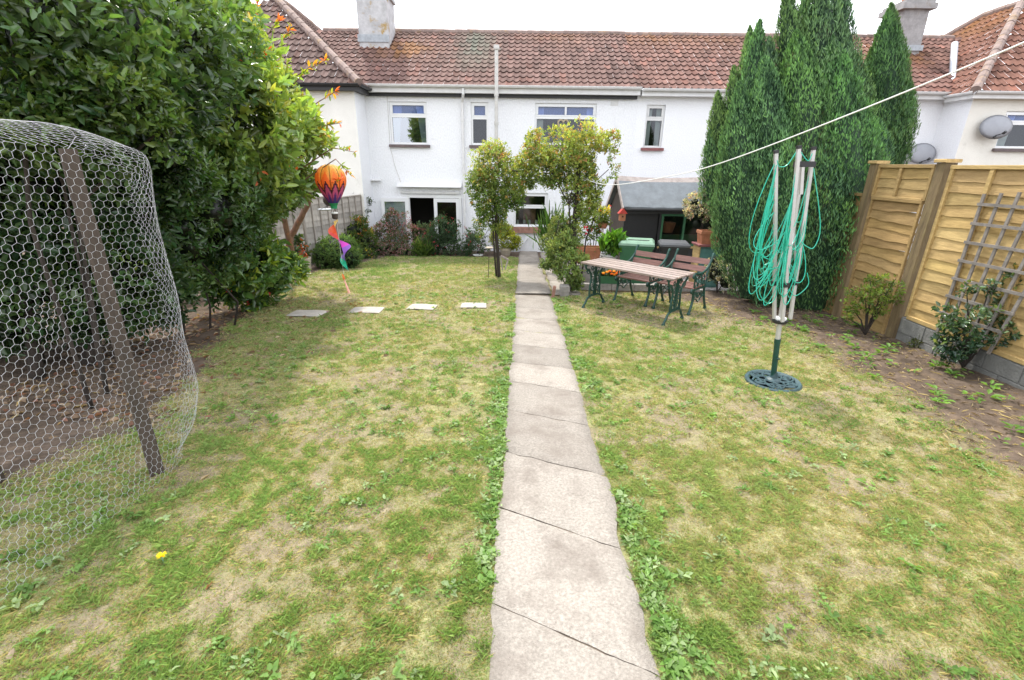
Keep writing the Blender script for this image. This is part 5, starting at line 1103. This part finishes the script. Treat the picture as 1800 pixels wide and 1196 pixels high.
bl = np.array([1.89, 8.91]); br_ = np.array([2.37, 8.47]); ba = math.atan2(*(br_-bl)[::-1]); mid1 = (bl+br_)/2; mid2 = (np.array([2.47, 8.34])+np.array([2.96, 7.88]))/2
bench1 = make_bench('garden_bench', 'slatted garden bench with green iron ends in front of the green bin', (mid1[0], mid1[1], gz(0, mid1[1])), ba, 'slatted garden benches')
bench2 = copy_tree(bench1); bench2.location = (mid2[0]+.01, mid2[1]-.01, gz(0, mid2[1])); bench2['label'] = 'slatted garden bench with green iron ends nearest the cypress'

# ---- rotary dryer
dY = 4.85
dry = thing('rotary_dryer', 'folded rotary clothes dryer with looped green lines on a dark ornate base', 'clothes dryer', G(1358, 672), 0)
g0 = G(1358, 672); B0 = Vector([float(v) for v in g0]); hub = Vector([float(v) for v in P(1371, 563, dY)])
b = MB(); zc = B0.z
prof = [(.235, .012), (.255, .030), (.275, .034), (.287, .02), (.287, -.004), (.235, .0), (.235, .012)]
for (ri, ro) in ((0, 0),): b.lathe(prof, (B0.x, B0.y, zc), 40)
b.lathe([(.045, .0), (.085, .030), (.075, .045), (.04, .06), (.032, .12), (.0001, .12)], (B0.x, B0.y, zc), 20)
for k in range(6):
    a = 2*PI*k/6
    def pol(r, t, z=.03): return (B0.x+r*math.cos(t), B0.y+r*math.sin(t), zc+z-.01*r)
    b.tube([pol(.07+.17*u, a+1.15*u, .034) for u in np.linspace(0, 1, 12)], .012, 6); b.tube([pol(.08+.16*u, a+.3-1.0*u, .030) for u in np.linspace(0, 1, 12)], .010, 6)
    cx_, cy_ = B0.x+.19*math.cos(a+.25), B0.y+.19*math.sin(a+.25)
    b.tube([(cx_+(.045*(1-.6*q/20))*math.cos(q*.5+a), cy_+(.045*(1-.6*q/20))*math.sin(q*.5+a), zc+.03) for q in range(21)], .009, 6)
    b.tube([pol(.15, a+t, .028) for t in np.linspace(0, 1.05, 8)], .009, 6)
b.build('base', M['ironblue'], dry)
pole_dir = (hub-B0).normalized()
b = MB(); b.tube([B0+pole_dir*.06, B0+pole_dir*.50], .029, 14); b.tube([B0+pole_dir*.47, B0+pole_dir*.52], .033, 14); b.tube([B0+pole_dir*.30+Vector((0, -.03, 0)), B0+pole_dir*.30+Vector((.02, -.05, 0))], .012, 8); b.build('lower_pole', M['iron'], dry)
topc = Vector([float(v) for v in P(1412, 285, dY+.02)]); pd = (topc-hub).normalized()
b = MB(); b.tube([B0+pole_dir*.52, hub], .026, 14); b.tube([hub, topc], .021, 12); b.build('upper_pole', M['alu'], dry)
b = MB(); b.lathe([(.0001, -.03), (.07, -.028), (.078, -.01), (.078, .006), (.03, .012), (.03, .03)], tuple(hub), 18); b.build('hub', M['blackplastic'], dry)
b = MB(); b.lathe([(.06, .0), (.062, .018), (.02, .022)], tuple(hub+Vector((0, 0, .010))), 18); b.build('hub_ring', M['upvc'], dry)
arms = [((1361, 560), (1364, 270), dY+.00), ((1375, 566), (1404, 262), dY-.09), ((1389, 561), (1430, 264), dY+.0), ((1373, 556), (1406, 268), dY+.13)]
AR = []
for (a0_, a1_, Y) in arms:
    p, q = [Vector([float(v) for v in P(*t, Y)]) for t in (a0_, a1_)]; AR.append((p, q)); b = MB(); b.bar(p, q, .030, .030, up=(0, 1, 0)); am = b.build('arm', M['alu'], dry)
    b = MB(); d = (q-p).normalized(); b.bar(q, q+d*.03, .036, .036, up=(0, 1, 0)); m_ = p.lerp(q, .235); b.bar(m_-d*.022, m_+d*.022, .048, .048, up=(0, 1, 0)); b.build('end_cap', M['blackplastic'], am)
for (p, q) in AR:
    b = MB(); b.bar(p.lerp(q, .28), topc-pd*.60, .016, .016, up=(0, 1, 0)); b.build('strut', M['alu'], dry)
b = MB(); e0, e1 = [Vector([float(v) for v in P(x, 289, dY-.05)]) for x in (1396, 1432)]; b.bar(e0, e1, .05, .045, up=(0, 1, 0)); b.build('top_bracket', M['blackplastic'], dry)
b = MB(); b.bar(P(1411, 292, dY-.06), P(1408, 342, dY-.06), .028, .02, up=(0, 1, 0)); b.build('runner', M['alu'], dry)
b = MB(); rl = random.Random(11)
def bez(p0, c1, c2, p1, n=18): return [p0*(1-t)**3+c1*3*t*(1-t)**2+c2*3*t*t*(1-t)+p1*t**3 for t in [k/n for k in range(n+1)]]
cen = lambda z: hub.lerp(topc, max(0, min(1, (z-hub.z)/(topc.z-hub.z))))
for k in range(40):
    i = rl.choice((0, 1, 1, 2, 2, 2, 3)); j = (i+rl.choice((1, 3))) % 4; u = rl.uniform(.42, .99); u2 = min(.99, max(.3, u+rl.uniform(-.14, .10)))
    p0, p1 = AR[i][0].lerp(AR[i][1], u), AR[j][0].lerp(AR[j][1], u2); drop = rl.uniform(.35, 1.05)*min(1, (u-.1)/.7)
    zb = max(hub.z+.10+rl.uniform(0, .22), min(p0.z, p1.z)-drop); o0 = (p0-cen(p0.z)); o1 = (p1-cen(p1.z)); o0.z = o1.z = 0
    w0 = rl.uniform(.0, 2.2); c1 = p0+o0*w0+Vector((rl.uniform(-.06, .06), rl.uniform(-.05, .05), 0)); c2 = p1+o1*w0*rl.uniform(.2, 1.1)+Vector((rl.uniform(-.07, .07), rl.uniform(-.05, .05), 0)); c1.z = c2.z = min(p0.z, p1.z)-(min(p0.z, p1.z)-zb)*1.33
    b.tube(bez(p0, c1, c2, p1), .0042, 5)
for (pts) in ([(1402, 264), (1384, 290), (1370, 293), (1366, 282)], [(1405, 264), (1420, 283), (1428, 270)], [(1365, 290), (1345, 380), (1335, 430), (1345, 452), (1360, 440)], [(1364, 300), (1350, 370), (1336, 412), (1336, 445), (1352, 456), (1362, 448)], [(1430, 296), (1440, 370), (1441, 410), (1430, 436), (1417, 433), (1408, 425)], [(1362, 470), (1340, 500), (1336, 518), (1350, 534), (1364, 520), (1366, 480)], [(1345, 500), (1342, 470), (1354, 462)], [(1419, 480), (1421, 500), (1408, 515), (1396, 520), (1388, 510)], [(1362, 330), (1340, 420), (1345, 470), (1372, 470)]):
    b.tube(curve([P(x, y, dY-.06) for x, y in pts], 6), .0045, 5)
b.build('line', M['cord'], dry)
# ---- white line across the garden
ln = thing('clothes_line', 'white clothes line running from the top right down to the right rose post', 'clothes line', (1.1, 10.2, 1.7))
pts = [P(1018, 308, 10.25), P(1042, 320, 9.7), (1.57, 8.15, float(P(1085, 325, 8.15)[2])), (2.02, 6.95, float(P(1160, 311, 6.95)[2])), (2.32, 6.1, float(P(1240, 291, 6.1)[2])), (2.75, 4.95, float(P(1400, 228, 4.95)[2])), (3.28, 3.45, float(P(1790, 50, 3.45)[2])), (3.75, 2.2, 3.35)]
MB().tube(curve(pts, 8), .0062, 6).build('line', M['whitecord'], ln)

# ---- hot air balloon wind spinner
sY = 9.0; bc = P(582, 320, sY); sp = thing('wind_spinner', 'orange and purple hot air balloon wind spinner with a spiral tail hanging from the tree', 'wind spinner', bc)
b = MB(); prof = [(0, .30), (.07, .295), (.14, .27), (.20, .225), (.245, .16), (.268, .085), (.270, .02), (.255, -.05), (.222, -.13), (.178, -.22), (.13, -.30), (.085, -.37), (.060, -.42), (.055, -.47)]
PR = []
for i in range(len(prof)-1):
    for k in range(4): t = k/4; PR.append((prof[i][0]*(1-t)+prof[i+1][0]*t, prof[i][1]*(1-t)+prof[i+1][1]*t))
PR.append(prof[-1]); nu = 120
for i in range(len(PR)-1):
    for k in range(nu):
        zz = (PR[i][1]+PR[i+1][1])/2; u = (k+.5)/nu*10; f = abs((u % 1)-.5)*2; edge = f > .91
        zed = zz+.17*(f-.5)
        if zz < -.375: c = (.03, .32, .14)
        elif zed > .20: c = (.95, .62, .14)
        elif zed > .10: c = (.95, .45, .09)
        elif zed > -.055: c = (.92, .22, .05) if int(u) % 2 else (.95, .30, .07)
        elif zed > -.13: c = (.09, .035, .06)
        elif zed > -.24: c = (.48, .11, .30)
        elif zed > -.30: c = (.20, .05, .26)
        else: c = (.05, .04, .26)
        if edge and zz > -.37: c = tuple(q*.45 for q in c)
        b.cur = c; vs = []
        for (r_, z_) in (PR[i], PR[i+1]):
            for kk in (k, k+1):
                t = 2*PI*kk/nu; ff = abs((kk/nu*10 % 1)-.5)*2; rr_ = r_*(1-.035*ff**3); vs.append((bc[0]+rr_*math.cos(t), bc[1]+rr_*math.sin(t), bc[2]+z_))
        b.add(vs, [(0, 1, 3, 2)])
b.build('balloon', M['nylon'], sp, colors=True)
b = MB(); b.cur = (.10, .05, .03); b.lathe([(.03, -.66), (.052, -.645), (.058, -.56), (.05, -.555)], tuple(bc), 14)
for k in range(4): b.tube([(bc[0]+.05*math.cos(k*PI/2), bc[1]+.05*math.sin(k*PI/2), bc[2]-.56), (bc[0]+.054*math.cos(k*PI/2), bc[1]+.054*math.sin(k*PI/2), bc[2]-.47)], .004, 4)
b.build('basket', M['stakewood'], sp)
b = MB(); b.cur = (.9, .9, .88); b.lathe([(.055, -.565), (.06, -.55), (.055, -.53)], tuple(bc), 14); b.build('basket_rim', M['upvc'], sp)
zt = bc[2]-.66; tail = MB(); n_ = 66; z0_ = float(P(590, 390, sY)[2]); z1_ = float(P(610, 481, sY)[2])
cols = [(.85, .62, .18), (.85, .14, .06), (.80, .10, .10), (.45, .06, .40), (.22, .10, .42), (.18, .12, .40), (.02, .40, .24), (.02, .35, .22)]
for k in range(n_):
    t0_, t1_ = k/n_, (k+1)/n_; vs = []
    tail.cur = cols[min(7, int(t0_*8))]
    for t_ in (t0_, t1_):
        a = PI*.2+t_*2*PI*1.75; z = z0_+(z1_-z0_)*t_; cx_ = float(P(592+18*t_, 440, sY)[0]); w1 = .20*(1-.35*t_)*math.sin(PI*min(1, max(.02, t_*1.02)))**.35
        for rr_ in (w1*.02, w1): vs.append((cx_+rr_*math.cos(a), sY+rr_*math.sin(a), z+.06*(rr_/.125)))
    tail.add(vs, [(0, 1, 3, 2)])
tail.build('spiral_tail', M['nylon'], sp, colors=True)
b = MB(); b.cur = (.7, .7, .7); b.tube([(bc[0], bc[1], bc[2]-.66), (bc[0]+.02, sY, z0_), P(604, 482, sY)], .003, 4); b.build('cord', M['whitecord'], sp)
for (a_, c_, cc_) in (((602, 482), (605, 491), (.7, .25, .08)), ((605, 491), (614, 516), (.8, .55, .5))):
    b = MB(); b.cur = cc_; p, q = P(*a_, sY), P(*c_, sY); b.tube([p, q], [.010, .026], 10, caps=False); b.build('wind_sock', M['nylon'], sp, colors=True)
b = MB(); b.cur = (.8, .8, .8); b.tube([(bc[0], bc[1], bc[2]+.30), P(578, 275, 8.95)], .003, 4); b.build('hanging_cord', M['whitecord'], sp)
# bird feeder on the tree
fY = 10.4; fc = P(578, 352, fY); bf = thing('bird_feeder', 'brown round bird feeder with a hanging tray behind the balloon', 'bird feeder', fc)
MB().lathe([(.0001, -.13), (.07, -.11), (.115, -.04), (.12, .02), (.09, .09), (.03, .12), (.0001, .125)], tuple(fc), 16).build('husk', M['stakewood'], bf, smooth=True)
b = MB(); q = P(573, 369, fY); b.lathe([(.0001, -.012), (.13, -.008), (.17, .014), (.165, .018), (.12, .0), (.0001, -.004)], tuple(q), 18); b.build('tray', M['lead'], bf)
b = MB(); b.tube([fc, P(570, 290, 10.0)], .006, 4)
for k in range(3): t = 2*PI*k/3; b.tube([(q[0]+.15*math.cos(t), q[1]+.15*math.sin(t), q[2]+.01), fc+np.array([0, 0, -.1])], .004, 4)
b.build('hanger', M['blackplastic'], bf)

# ---- shed
sh = thing('garden_shed', 'small brown garden shed with a grey felt roof and dark open front', 'shed', (2.66, 12.35, gz(0, 12.35)), R(5))
SWd, SD, SE, SR = 2.25, 1.35, 1.70, 2.36
b = MB()
n_ = 11; ry = .62
for k in range(n_):      # gable boards
    y0_, y1_ = SD*k/n_, SD*(k+1)/n_; t = random.uniform(.75, 1.2); b.cur = (t, t, t)
    zt = lambda y: SE+(SR-SE)*y/ry-.06 if y < ry else SR-(SR-1.62)*(y-ry)/(SD-ry)-.06
    b.prism([(0, y0_+.004, 0), (0, y1_-.004, 0), (0, y1_-.004, zt(y1_)), (0, y0_+.004, zt(y0_))], (.02, 0, 0))
b.build('gable_wall', M['shedwood'], sh, local=True, colors=True)
b = MB(); b.box((SWd/2, SD, .85), (SWd, .02, 1.7)); b.box((SWd, SD/2, .85), (.02, SD, 1.7)); b.box((SWd/2, .30, .02), (SWd-.1, SD-.2, .03)); b.build('back_wall', M['black'], sh, local=True)
b = MB(); b.box((.45, .012, .82), (.86, .02, 1.5)); b.build('door', M['black'], sh, local=True)
b = MB()
for xx in (.02, .93, 2.22): b.bar((xx, .0, 0), (xx, .0, SE-.05), .06, .06, up=(1, 0, 0))
b.build('front_post', M['black'], sh, local=True)
b = MB(); b.box((1.57, .01, .34), (1.22, .02, .66)); b.build('front_panel', M['black'], sh, local=True)
b = MB()
for z in (.72, 1.48): b.box((1.57, -.006, z), (1.24, .05, .06))
for xx in (.99, 1.57, 2.16): b.box((xx, -.008, 1.10), (.05, .05, .70))
wn = b.build('window', M['bingreen'], sh, local=True)
MB().add([(1.0, .03, .75), (2.15, .03, .75), (2.15, .03, 1.45), (1.0, .03, 1.45)], [(0, 1, 2, 3)]).build('pane', M['glass'], wn, local=True)
MB().box((1.57, -.03, .665), (1.3, .09, .045)).build('shelf_board', M['newwood'], wn, local=True, colors=True)
MB().box((1.56, .10, .86), (1.1, .06, .22)).build('green_board', M['bingreen'], wn, local=True)
MB().lathe([(.13, 0), (.18, .18), (.19, .25), (.16, .26)], (1.3, .35, 1.0), 14).build('shelf_pot', M['pot'], wn, local=True)
b = MB(); nx = 16
def zsag(u): return -.045*math.sin(PI*u)
vs, fs = [], []
for side in (0, 1):
    ye, ze = (-.16, SE-.045) if side == 0 else (SD+.1, 1.56)
    for off in (0, .03):
        for k in range(nx+1):
            u = k/nx; x = -.10+(SWd+.2)*u; vs += [(x, ye, ze+off+zsag(u)*.4+.006*math.sin(k*2.2)), (x, ye*.5+ry*.5, (ze+SR)/2+off+zsag(u)*.8-.008), (x, ry, SR+off+zsag(u))]
base = 0
for s_ in range(4):
    for k in range(nx):
        for j in range(2): a = s_*(nx+1)*3+k*3+j; fs.append((a, a+3, a+4, a+1))
for side in (0, 1):
    for k in range(nx): a = side*2*(nx+1)*3+k*3; c = a+(nx+1)*3; fs.append((a, a+3, c+3, c))
b.add(vs, fs); rf = b.build('roof', M['felt'], sh, local=True)
b = MB()
for k in range(nx):
    u0, u1 = k/nx, (k+1)/nx; x0_, x1_ = -.10+(SWd+.2)*u0, -.10+(SWd+.2)*u1; z0_, z1_ = SR+.036+zsag(u0), SR+.036+zsag(u1)
    b.add([(x0_, ry-.12, z0_-.115), (x1_, ry-.12, z1_-.115), (x1_, ry, z1_), (x0_, ry, z0_), (x0_, ry+.12, z0_-.13), (x1_, ry+.12, z1_-.13)], [(0, 1, 2, 3), (3, 2, 5, 4)])
b.build('ridge_cap', M['barge'], rf, local=True)
b = MB(); b.bar((-.11, -.17, SE-.07), (-.11, ry, SR-.02), .025, .09); b.bar((-.11, SD+.11, 1.53), (-.11, ry+.01, SR-.02), .025, .09); b.build('barge_board', M['barge'], sh, local=True)
b = MB(); b.bar((-.05, -.10, SE-.13), (SWd+.1, -.10, SE-.13), .02, .12); b.tube([(-.05, -.17, SE-.085), (SWd+.12, -.17, SE-.10)], .035, 8); b.build('gutter', M['black'], sh, local=True)
b = MB()
for z in (.62, .98): b.bar((-.012, .05, z+.12), (-.012, .75, z-.12), .012, .09)
b.build('brace', M['barge'], sh, local=True)
# pale boards and bird box on the front corner
bb = P(1094, 377, 12.2); t = thing('bird_box', 'little red roofed orange bird box fixed to the front corner of the shed', 'bird box', bb)
MB().box(tuple(bb+np.array([0, .0, -.07])), (.15, .13, .17), ch=.01).build('box', M['pot'], t)
MB().prism([(bb[0]-.11, bb[1]-.09, bb[2]+.02), (bb[0]+.11, bb[1]-.09, bb[2]+.02), (bb[0], bb[1]-.09, bb[2]+.15)], (0, .2, 0)).build('roof', M['birdred'], t)
b = MB(); b.lathe([(.0001, 0), (.022, 0)], (0, 0, 0), 12); b.v = [(v[0]+bb[0], bb[1]-.072, v[1]+bb[2]-.05) for v in b.v]; b.build('entrance_hole', M['black'], t)
hb = P(1060, 392, 12.5); t = thing('hanging_basket', 'brown hanging pot of trailing green and yellow flowers by the shed gable', 'hanging basket', hb)
MB().lathe([(.09, -.14), (.14, -.02), (.15, 0), (.13, 0)], tuple(hb), 16).build('basket', M['pot'], t)
lob = [(hb+np.array([0, 0, .05]), np.array([.19, .19, .13])), (hb+np.array([.0, 0, .30]), np.array([.16, .12, .12]))]
foliage('foliage', lob, 1200, .05, .5, ((.10, .17, .03), (.28, .36, .08)), 'softleaf', t, 81, per=5, core=0, lo=.3, tipcol=((.62, .55, .08),), tip=lambda p, d, rg: (p[:, 2] > hb[2]+.22) & (rg.random(len(p)) < .5))
b = MB(); b.tube(curve([hb+np.array([0, 0, -.1]), hb+np.array([-.16, -.05, .25]), hb+np.array([-.1, -.02, .5])], 5), .012, 6); b.tube(curve([hb+np.array([-.1, -.3, -.6]), hb+np.array([-.02, -.2, -.2]), hb+np.array([0, 0, -.1])], 5), .02, 6); b.build('bracket', M['barge'], t)
# ---- bins
def bin_(name, label, loc, rz, w_, d_, h_, body, lid, band):
    root = thing(name, label, 'wheelie bin', loc, rz)
    b = MB(); k0 = .80
    b.add([(sx*w_/2*k, sy*d_/2*k2, z) for z, k, k2 in ((.03, k0, .72), (h_*.86, 1, 1)) for sx, sy in ((-1, -1), (1, -1), (1, 1), (-1, 1))], [(3, 2, 1, 0), (0, 1, 5, 4), (1, 2, 6, 5), (2, 3, 7, 6), (3, 0, 4, 7)])
    b.box((0, 0, h_*.88), (w_+.05, d_+.05, .055), ch=.012); b.build('body', M[body], root, local=True)
    b = MB(); b.add([(sx*(w_/2+.035)*k, sy*(d_/2+.035)*k-.01, z) for z, k in ((h_*.91, 1), (h_*.955, .99), (h_, .86)) for sx, sy in ((-1, -1), (1, -1), (1, 1), (-1, 1))], [(0, 1, 5, 4), (1, 2, 6, 5), (2, 3, 7, 6), (3, 0, 4, 7), (4, 5, 9, 8), (5, 6, 10, 9), (6, 7, 11, 10), (7, 4, 8, 11), (8, 9, 10, 11), (3, 2, 1, 0)])
    ld = b.build('lid', M[lid], root, local=True)
    MB().bar((-w_*.34, d_/2+.06, h_*.92), (w_*.34, d_/2+.06, h_*.92), .03, .035).build('handle', M[body], root, local=True)
    for s in (-1, 1):
        b = MB(); b.tube([(s*w_*.36, d_*.36, .10), (s*(w_*.36+.05), d_*.36, .10)], .10, 16); b.build('wheel', M['blackplastic'], root, local=True)
    if band: MB().box((w_*.05, -d_*.18, h_+.004), (w_*.66, .07, .010)).build('lid_strip', M['black'], ld, local=True)
q = P(1118, 440, 10.75); bin_('wheelie_bin', 'dark green wheelie bin with a pale green lid behind the left garden bench', (float(q[0]), 10.75, gz(0, 10.75)), R(-14), .70, .66, 1.01, 'bingreen', 'binlid', True)
q = P(1183, 440, 11.2); bin_('wheelie_bin', 'low black bin with a shiny grey lid behind the right garden bench', (float(q[0]), 11.2, gz(0, 11.2)), R(-10), .60, .55, .94, 'bindark', 'lidgrey', False)
# ---- pots, troughs and the raised bed
def pot_plant(name, label, cat, loc, prof, potmat, lobes, n, leaf, cols, seed, per=6, aspect=.45, n_=18, sq=(1, 1), **kw):
    loc = np.array([float(v) for v in loc]); t = thing(name, label, cat, loc)
    b = MB(); b.lathe(prof, tuple(loc), n_, sq); p = b.build('pot', M[potmat], t)
    top = prof[-1]; MB().lathe([(.0001, 0), (top[0]*.96, 0)], (loc[0], loc[1], loc[2]+max(z for _, z in prof)-.03), n_, sq).build('soil', M['joint'], p)
    foliage('foliage', [(loc+np.array(c), np.array(r)) for c, r in lobes], n, leaf, aspect, cols, 'softleaf', t, seed, per=per, core=0, lo=.2, **kw); return t
rb_ = thing('raised_bed', 'low raised bed of grey stone behind the left end of the table', 'raised bed', (1.7, 10.8, -.54))
b = MB(); zg = -.56
for (x0_, x1_, y0_, y1_) in ((1.22, 2.25, 10.42, 10.54), (1.22, 2.25, 11.4, 11.52), (1.22, 1.34, 10.54, 11.4), (2.13, 2.25, 10.54, 11.4)): b.box(((x0_+x1_)/2, (y0_+y1_)/2, zg+.25), (x1_-x0_, y1_-y0_, .5), ch=.01)
b.build('wall', M['stone'], rb_); MB().add([(1.34, 10.54, -.09), (2.13, 10.54, -.09), (2.13, 11.4, -.09), (1.34, 11.4, -.09)], [(0, 1, 2, 3)]).build('soil', M['joint'], rb_)
q = P(1031, 447, 10.95); tz_ = -.09
def trough(name, label, c, w_, d_, h_, mat, rz=0.0):
    t = thing(name, label, 'planter', c, rz); b = MB()
    o = [(sx*w_/2*k, sy*d_/2*k, z) for z, k in ((0, .86), (h_*.78, .97), (h_*.78, 1.04), (h_, 1.04), (h_, .93), (h_*.7, .9)) for sx, sy in ((-1, -1), (1, -1), (1, 1), (-1, 1))]
    fs = [(3, 2, 1, 0)]+[(4*r_+j, 4*r_+(j+1) % 4, 4*r_+4+(j+1) % 4, 4*r_+4+j) for r_ in range(5) for j in range(4)]
    b.add(o, fs); p = b.build('trough', M[mat], t, local=True); MB().add([(sx*w_*.45, sy*d_*.45, h_*.72) for sx, sy in ((-1, -1), (1, -1), (1, 1), (-1, 1))], [(0, 1, 2, 3)]).build('soil', M['joint'], p, local=True); return t
t = trough('terracotta_planter', 'terracotta trough behind the right rose post', (float(q[0]), 10.95, tz_), .62, .30, .36, 'pot')
foliage('foliage', [(np.array([float(q[0])+dx, 10.95, tz_+.36]), np.array([.16, .12, .10])) for dx in (-.2, .05, .22)], 500, .07, .3, ((.07, .13, .03), (.26, .30, .10)), 'softleaf', t, 82, per=5, core=0, lo=.1)
q = P(1070, 459, 10.70)
pot_plant('potted_plant', 'stone pot of upright bright green leaves beside the green bin', 'pot plant', (float(q[0]), 10.70, -.06), [(.14, 0), (.17, .03), (.19, .16), (.205, .17), (.205, .20), (.18, .20)], 'bluewhite', [((0, 0, .38), (.20, .19, .20)), ((.05, 0, .48), (.16, .15, .14))], 420, .19, ((.06, .17, .02), (.20, .40, .06)), 83, per=6, aspect=.42, up=1.8, spread=.55)
q = P(1240, 445, 10.6); cb = thing('garden_cabinet', 'faded teal cupboard under the terracotta trough beside the cypress', 'cabinet', (float(q[0])+.05, 10.6, gz(0, 10.6)))
cxx, czz = float(q[0])+.05, gz(0, 10.6); b = MB(); b.box((cxx, 10.6, czz+.46), (.50, .42, .92), ch=.008); bd = b.build('body', M['teal'], cb)
MB().box((cxx, 10.58, czz+.945), (.62, .50, .04), ch=.006).build('top', M['redsill'], cb); MB().box((cxx, 10.383, czz+.47), (.42, .014, .80)).build('door', M['teal'], cb); MB().box((cxx-.262, 10.58, czz+.46), (.02, .4, .9)).build('side_board', M['newwood'], cb, colors=True)
t = trough('terracotta_planter', 'terracotta trough on top of the teal cupboard', (cxx, 10.58, czz+.966), .52, .30, .28, 'pot')
foliage('foliage', [(np.array([cxx+dx, 10.56, czz+1.26]), np.array([.14, .12, .12])) for dx in (-.22, .0, .2)], 500, .11, .35, ((.10, .17, .03), (.36, .40, .10)), 'softleaf', t, 84, per=5, core=0, lo=.1, droop=.4)
lwall = thing('low_wall', 'low grey stone edging wall running behind the table and seats', 'garden wall', (2.3, 9.86, -.5))
b = MB(); xx = 1.12
while xx < 3.75: wl = random.uniform(.34, .5); b.box((xx+wl/2, 9.88+random.uniform(-.008, .008), -.405), (wl-.012, .15, .13), ch=.012); xx += wl
b.build('stone_course', M['stone'], lwall); MB().box((2.4, 9.86, -.51), (2.7, .09, .085), ch=.008).build('timber_edge', M['postwood'], lwall)
q = P(1071, 486, 9.93); t = trough('marigold_planter', 'dark green trough of orange marigolds seen under the table', (float(q[0]), 9.93, -.335), .42, .18, .16, 'bingreen')
foliage('foliage', [(np.array([float(q[0])+dx, 9.93, -.14]), np.array([.12, .1, .08])) for dx in (-.14, 0, .14)], 700, .045, .4, ((.04, .10, .03), (.14, .24, .06)), 'softleaf', t, 85, per=5, core=.4, lo=.2)
rgf = random.Random(9); b = MB()
for (dx, dz) in ((-.15, .03), (-.08, .06), (.02, .02), (.07, .07), (.12, .03), (.16, .06), (-.02, .075), (.09, .0)): b.cur = rgf.choice(((.75, .18, .01), (.80, .36, .02))); b.lathe([(.0001, -.02), (.03, -.012), (.036, .004), (.022, .02), (.0001, .024)], (float(q[0])+dx, 9.80+rgf.uniform(-.02, .03), -.13+dz), 10)
o = b.build('marigolds', M['petal'], t, colors=True); o['kind'] = 'stuff'
q = P(889, 449, 15.5); pot_plant('potted_shrub', 'terracotta bowl holding a golden yellow shrub left of the kitchen window', 'pot plant', (float(q[0]), 15.5, gz(0, 15.5)), [(.13, 0), (.19, .16), (.205, .17), (.21, .24), (.18, .24)], 'palepot', [((-.05, 0, .5), (.40, .3, .32)), ((.16, 0, .45), (.34, .25, .28)), ((-.1, 0, .85), (.3, .2, .28)), ((-.28, 0, .5), (.25, .2, .25))], 11000, .06, ((.20, .25, .03), (.52, .54, .08)), 86)
q = P(537, 472, 11.85); pot_plant('potted_plant', 'pale round pot at the lawn edge left of the clipped round bush', 'pot plant', (float(q[0]), 11.85, gz(0, 11.85)), [(.12, 0), (.14, .02), (.155, .28), (.165, .29), (.165, .33), (.14, .33)], 'palepot', [((-.05, 0, .5), (.2, .2, .22)), ((-.25, 0, .75), (.25, .2, .2))], 700, .09, ((.06, .11, .04), (.20, .28, .07)), 87, tipcol=((.50, .12, .05),), tip=lambda p, d, rg: rg.random(len(p)) < .25)
b = MB(); b.box((.93, 9.30, -.405), (.17, .26, .10), ch=.012); b.box((.94, 9.30, -.302), (.19, .28, .10), ch=.014); o = b.build('stone_block', M['stone'], origin=(.93, 9.3, -.46)); tag(o, 'short pile of grey stone blocks at the corner of the path', 'stone blocks')
b = MB(); b.box((.705, 9.10, -.345), (.055, .10, .25), M=Matrix.Rotation(R(8), 3, 'Y'), ch=.008); o = b.build('brick', M['brick'], origin=(.705, 9.1, -.46)); tag(o, 'single orange brick standing on end at the corner of the path', 'brick')
q = P(840, 449, 15.1); b = MB(); b.lathe([(.10, 0), (.15, .035), (.165, .05), (.15, .05), (.09, .02), (.0001, .02)], (float(q[0]), 15.1, gz(0, 15.1)), 20); o = b.build('saucer', M['upvc'], origin=(float(q[0]), 15.1, gz(0, 15.1))); tag(o, 'white plastic saucer on the far edge of the lawn', 'saucer')
q0 = P(858, 491, 11.2); t = thing('bird_table', 'thin rusty rod with a small flat dish on top left of the rose pillar', 'bird table', q0); q1 = P(860, 437, 11.2)
MB().tube([q0+np.array([0, 0, -.05]), q1], .008, 6).build('rod', M['stakewood'], t); MB().lathe([(.0001, 0), (.07, .005), (.10, .025), (.095, .03), (.0001, .012)], tuple(q1), 14).build('dish', M['palepot'], t)
q0 = P(880, 450, 11.5); q1 = P(893, 457, 11.5); q2 = P(888, 474, 11.4); b = MB(); b.bar(q0, q1, .03, .04); b.bar(q1+np.array([0, .03, 0]), q2, .03, .04, up=(0, 1, 0)); b.bar(q0+np.array([-.01, -.03, 0]), q2+np.array([-.06, -.02, -.02]), .03, .035, up=(0, 1, 0)); o = b.build('wooden_prop', M['barge'], origin=q2); tag(o, 'small folding wooden prop leaning at the foot of the left rose pillar', 'wooden prop')
q = G(288, 990); t = thing('dandelion', 'single yellow dandelion flower in the grass at lower left', 'flower', q)
b = MB(); b.tube([q, q+np.array([0, 0, .05])], .003, 5); b.build('stem', M['binlid'], t)
rg = np.random.default_rng(4); n_ = 46; a = rg.uniform(0, 2*PI, n_); e = rg.uniform(.1, 1.1, n_)
leaves_obj('petals', np.tile(q+np.array([0, 0, .05]), (n_, 1)), np.stack([np.cos(a), np.sin(a), e], -1), np.tile([0, 0, 1.], (n_, 1))+rg.normal(0, .2, (n_, 3)), np.full(n_, .028), np.full(n_, .008), np.tile([[.92, .76, .03]], (n_, 1)), M['petal'], t)
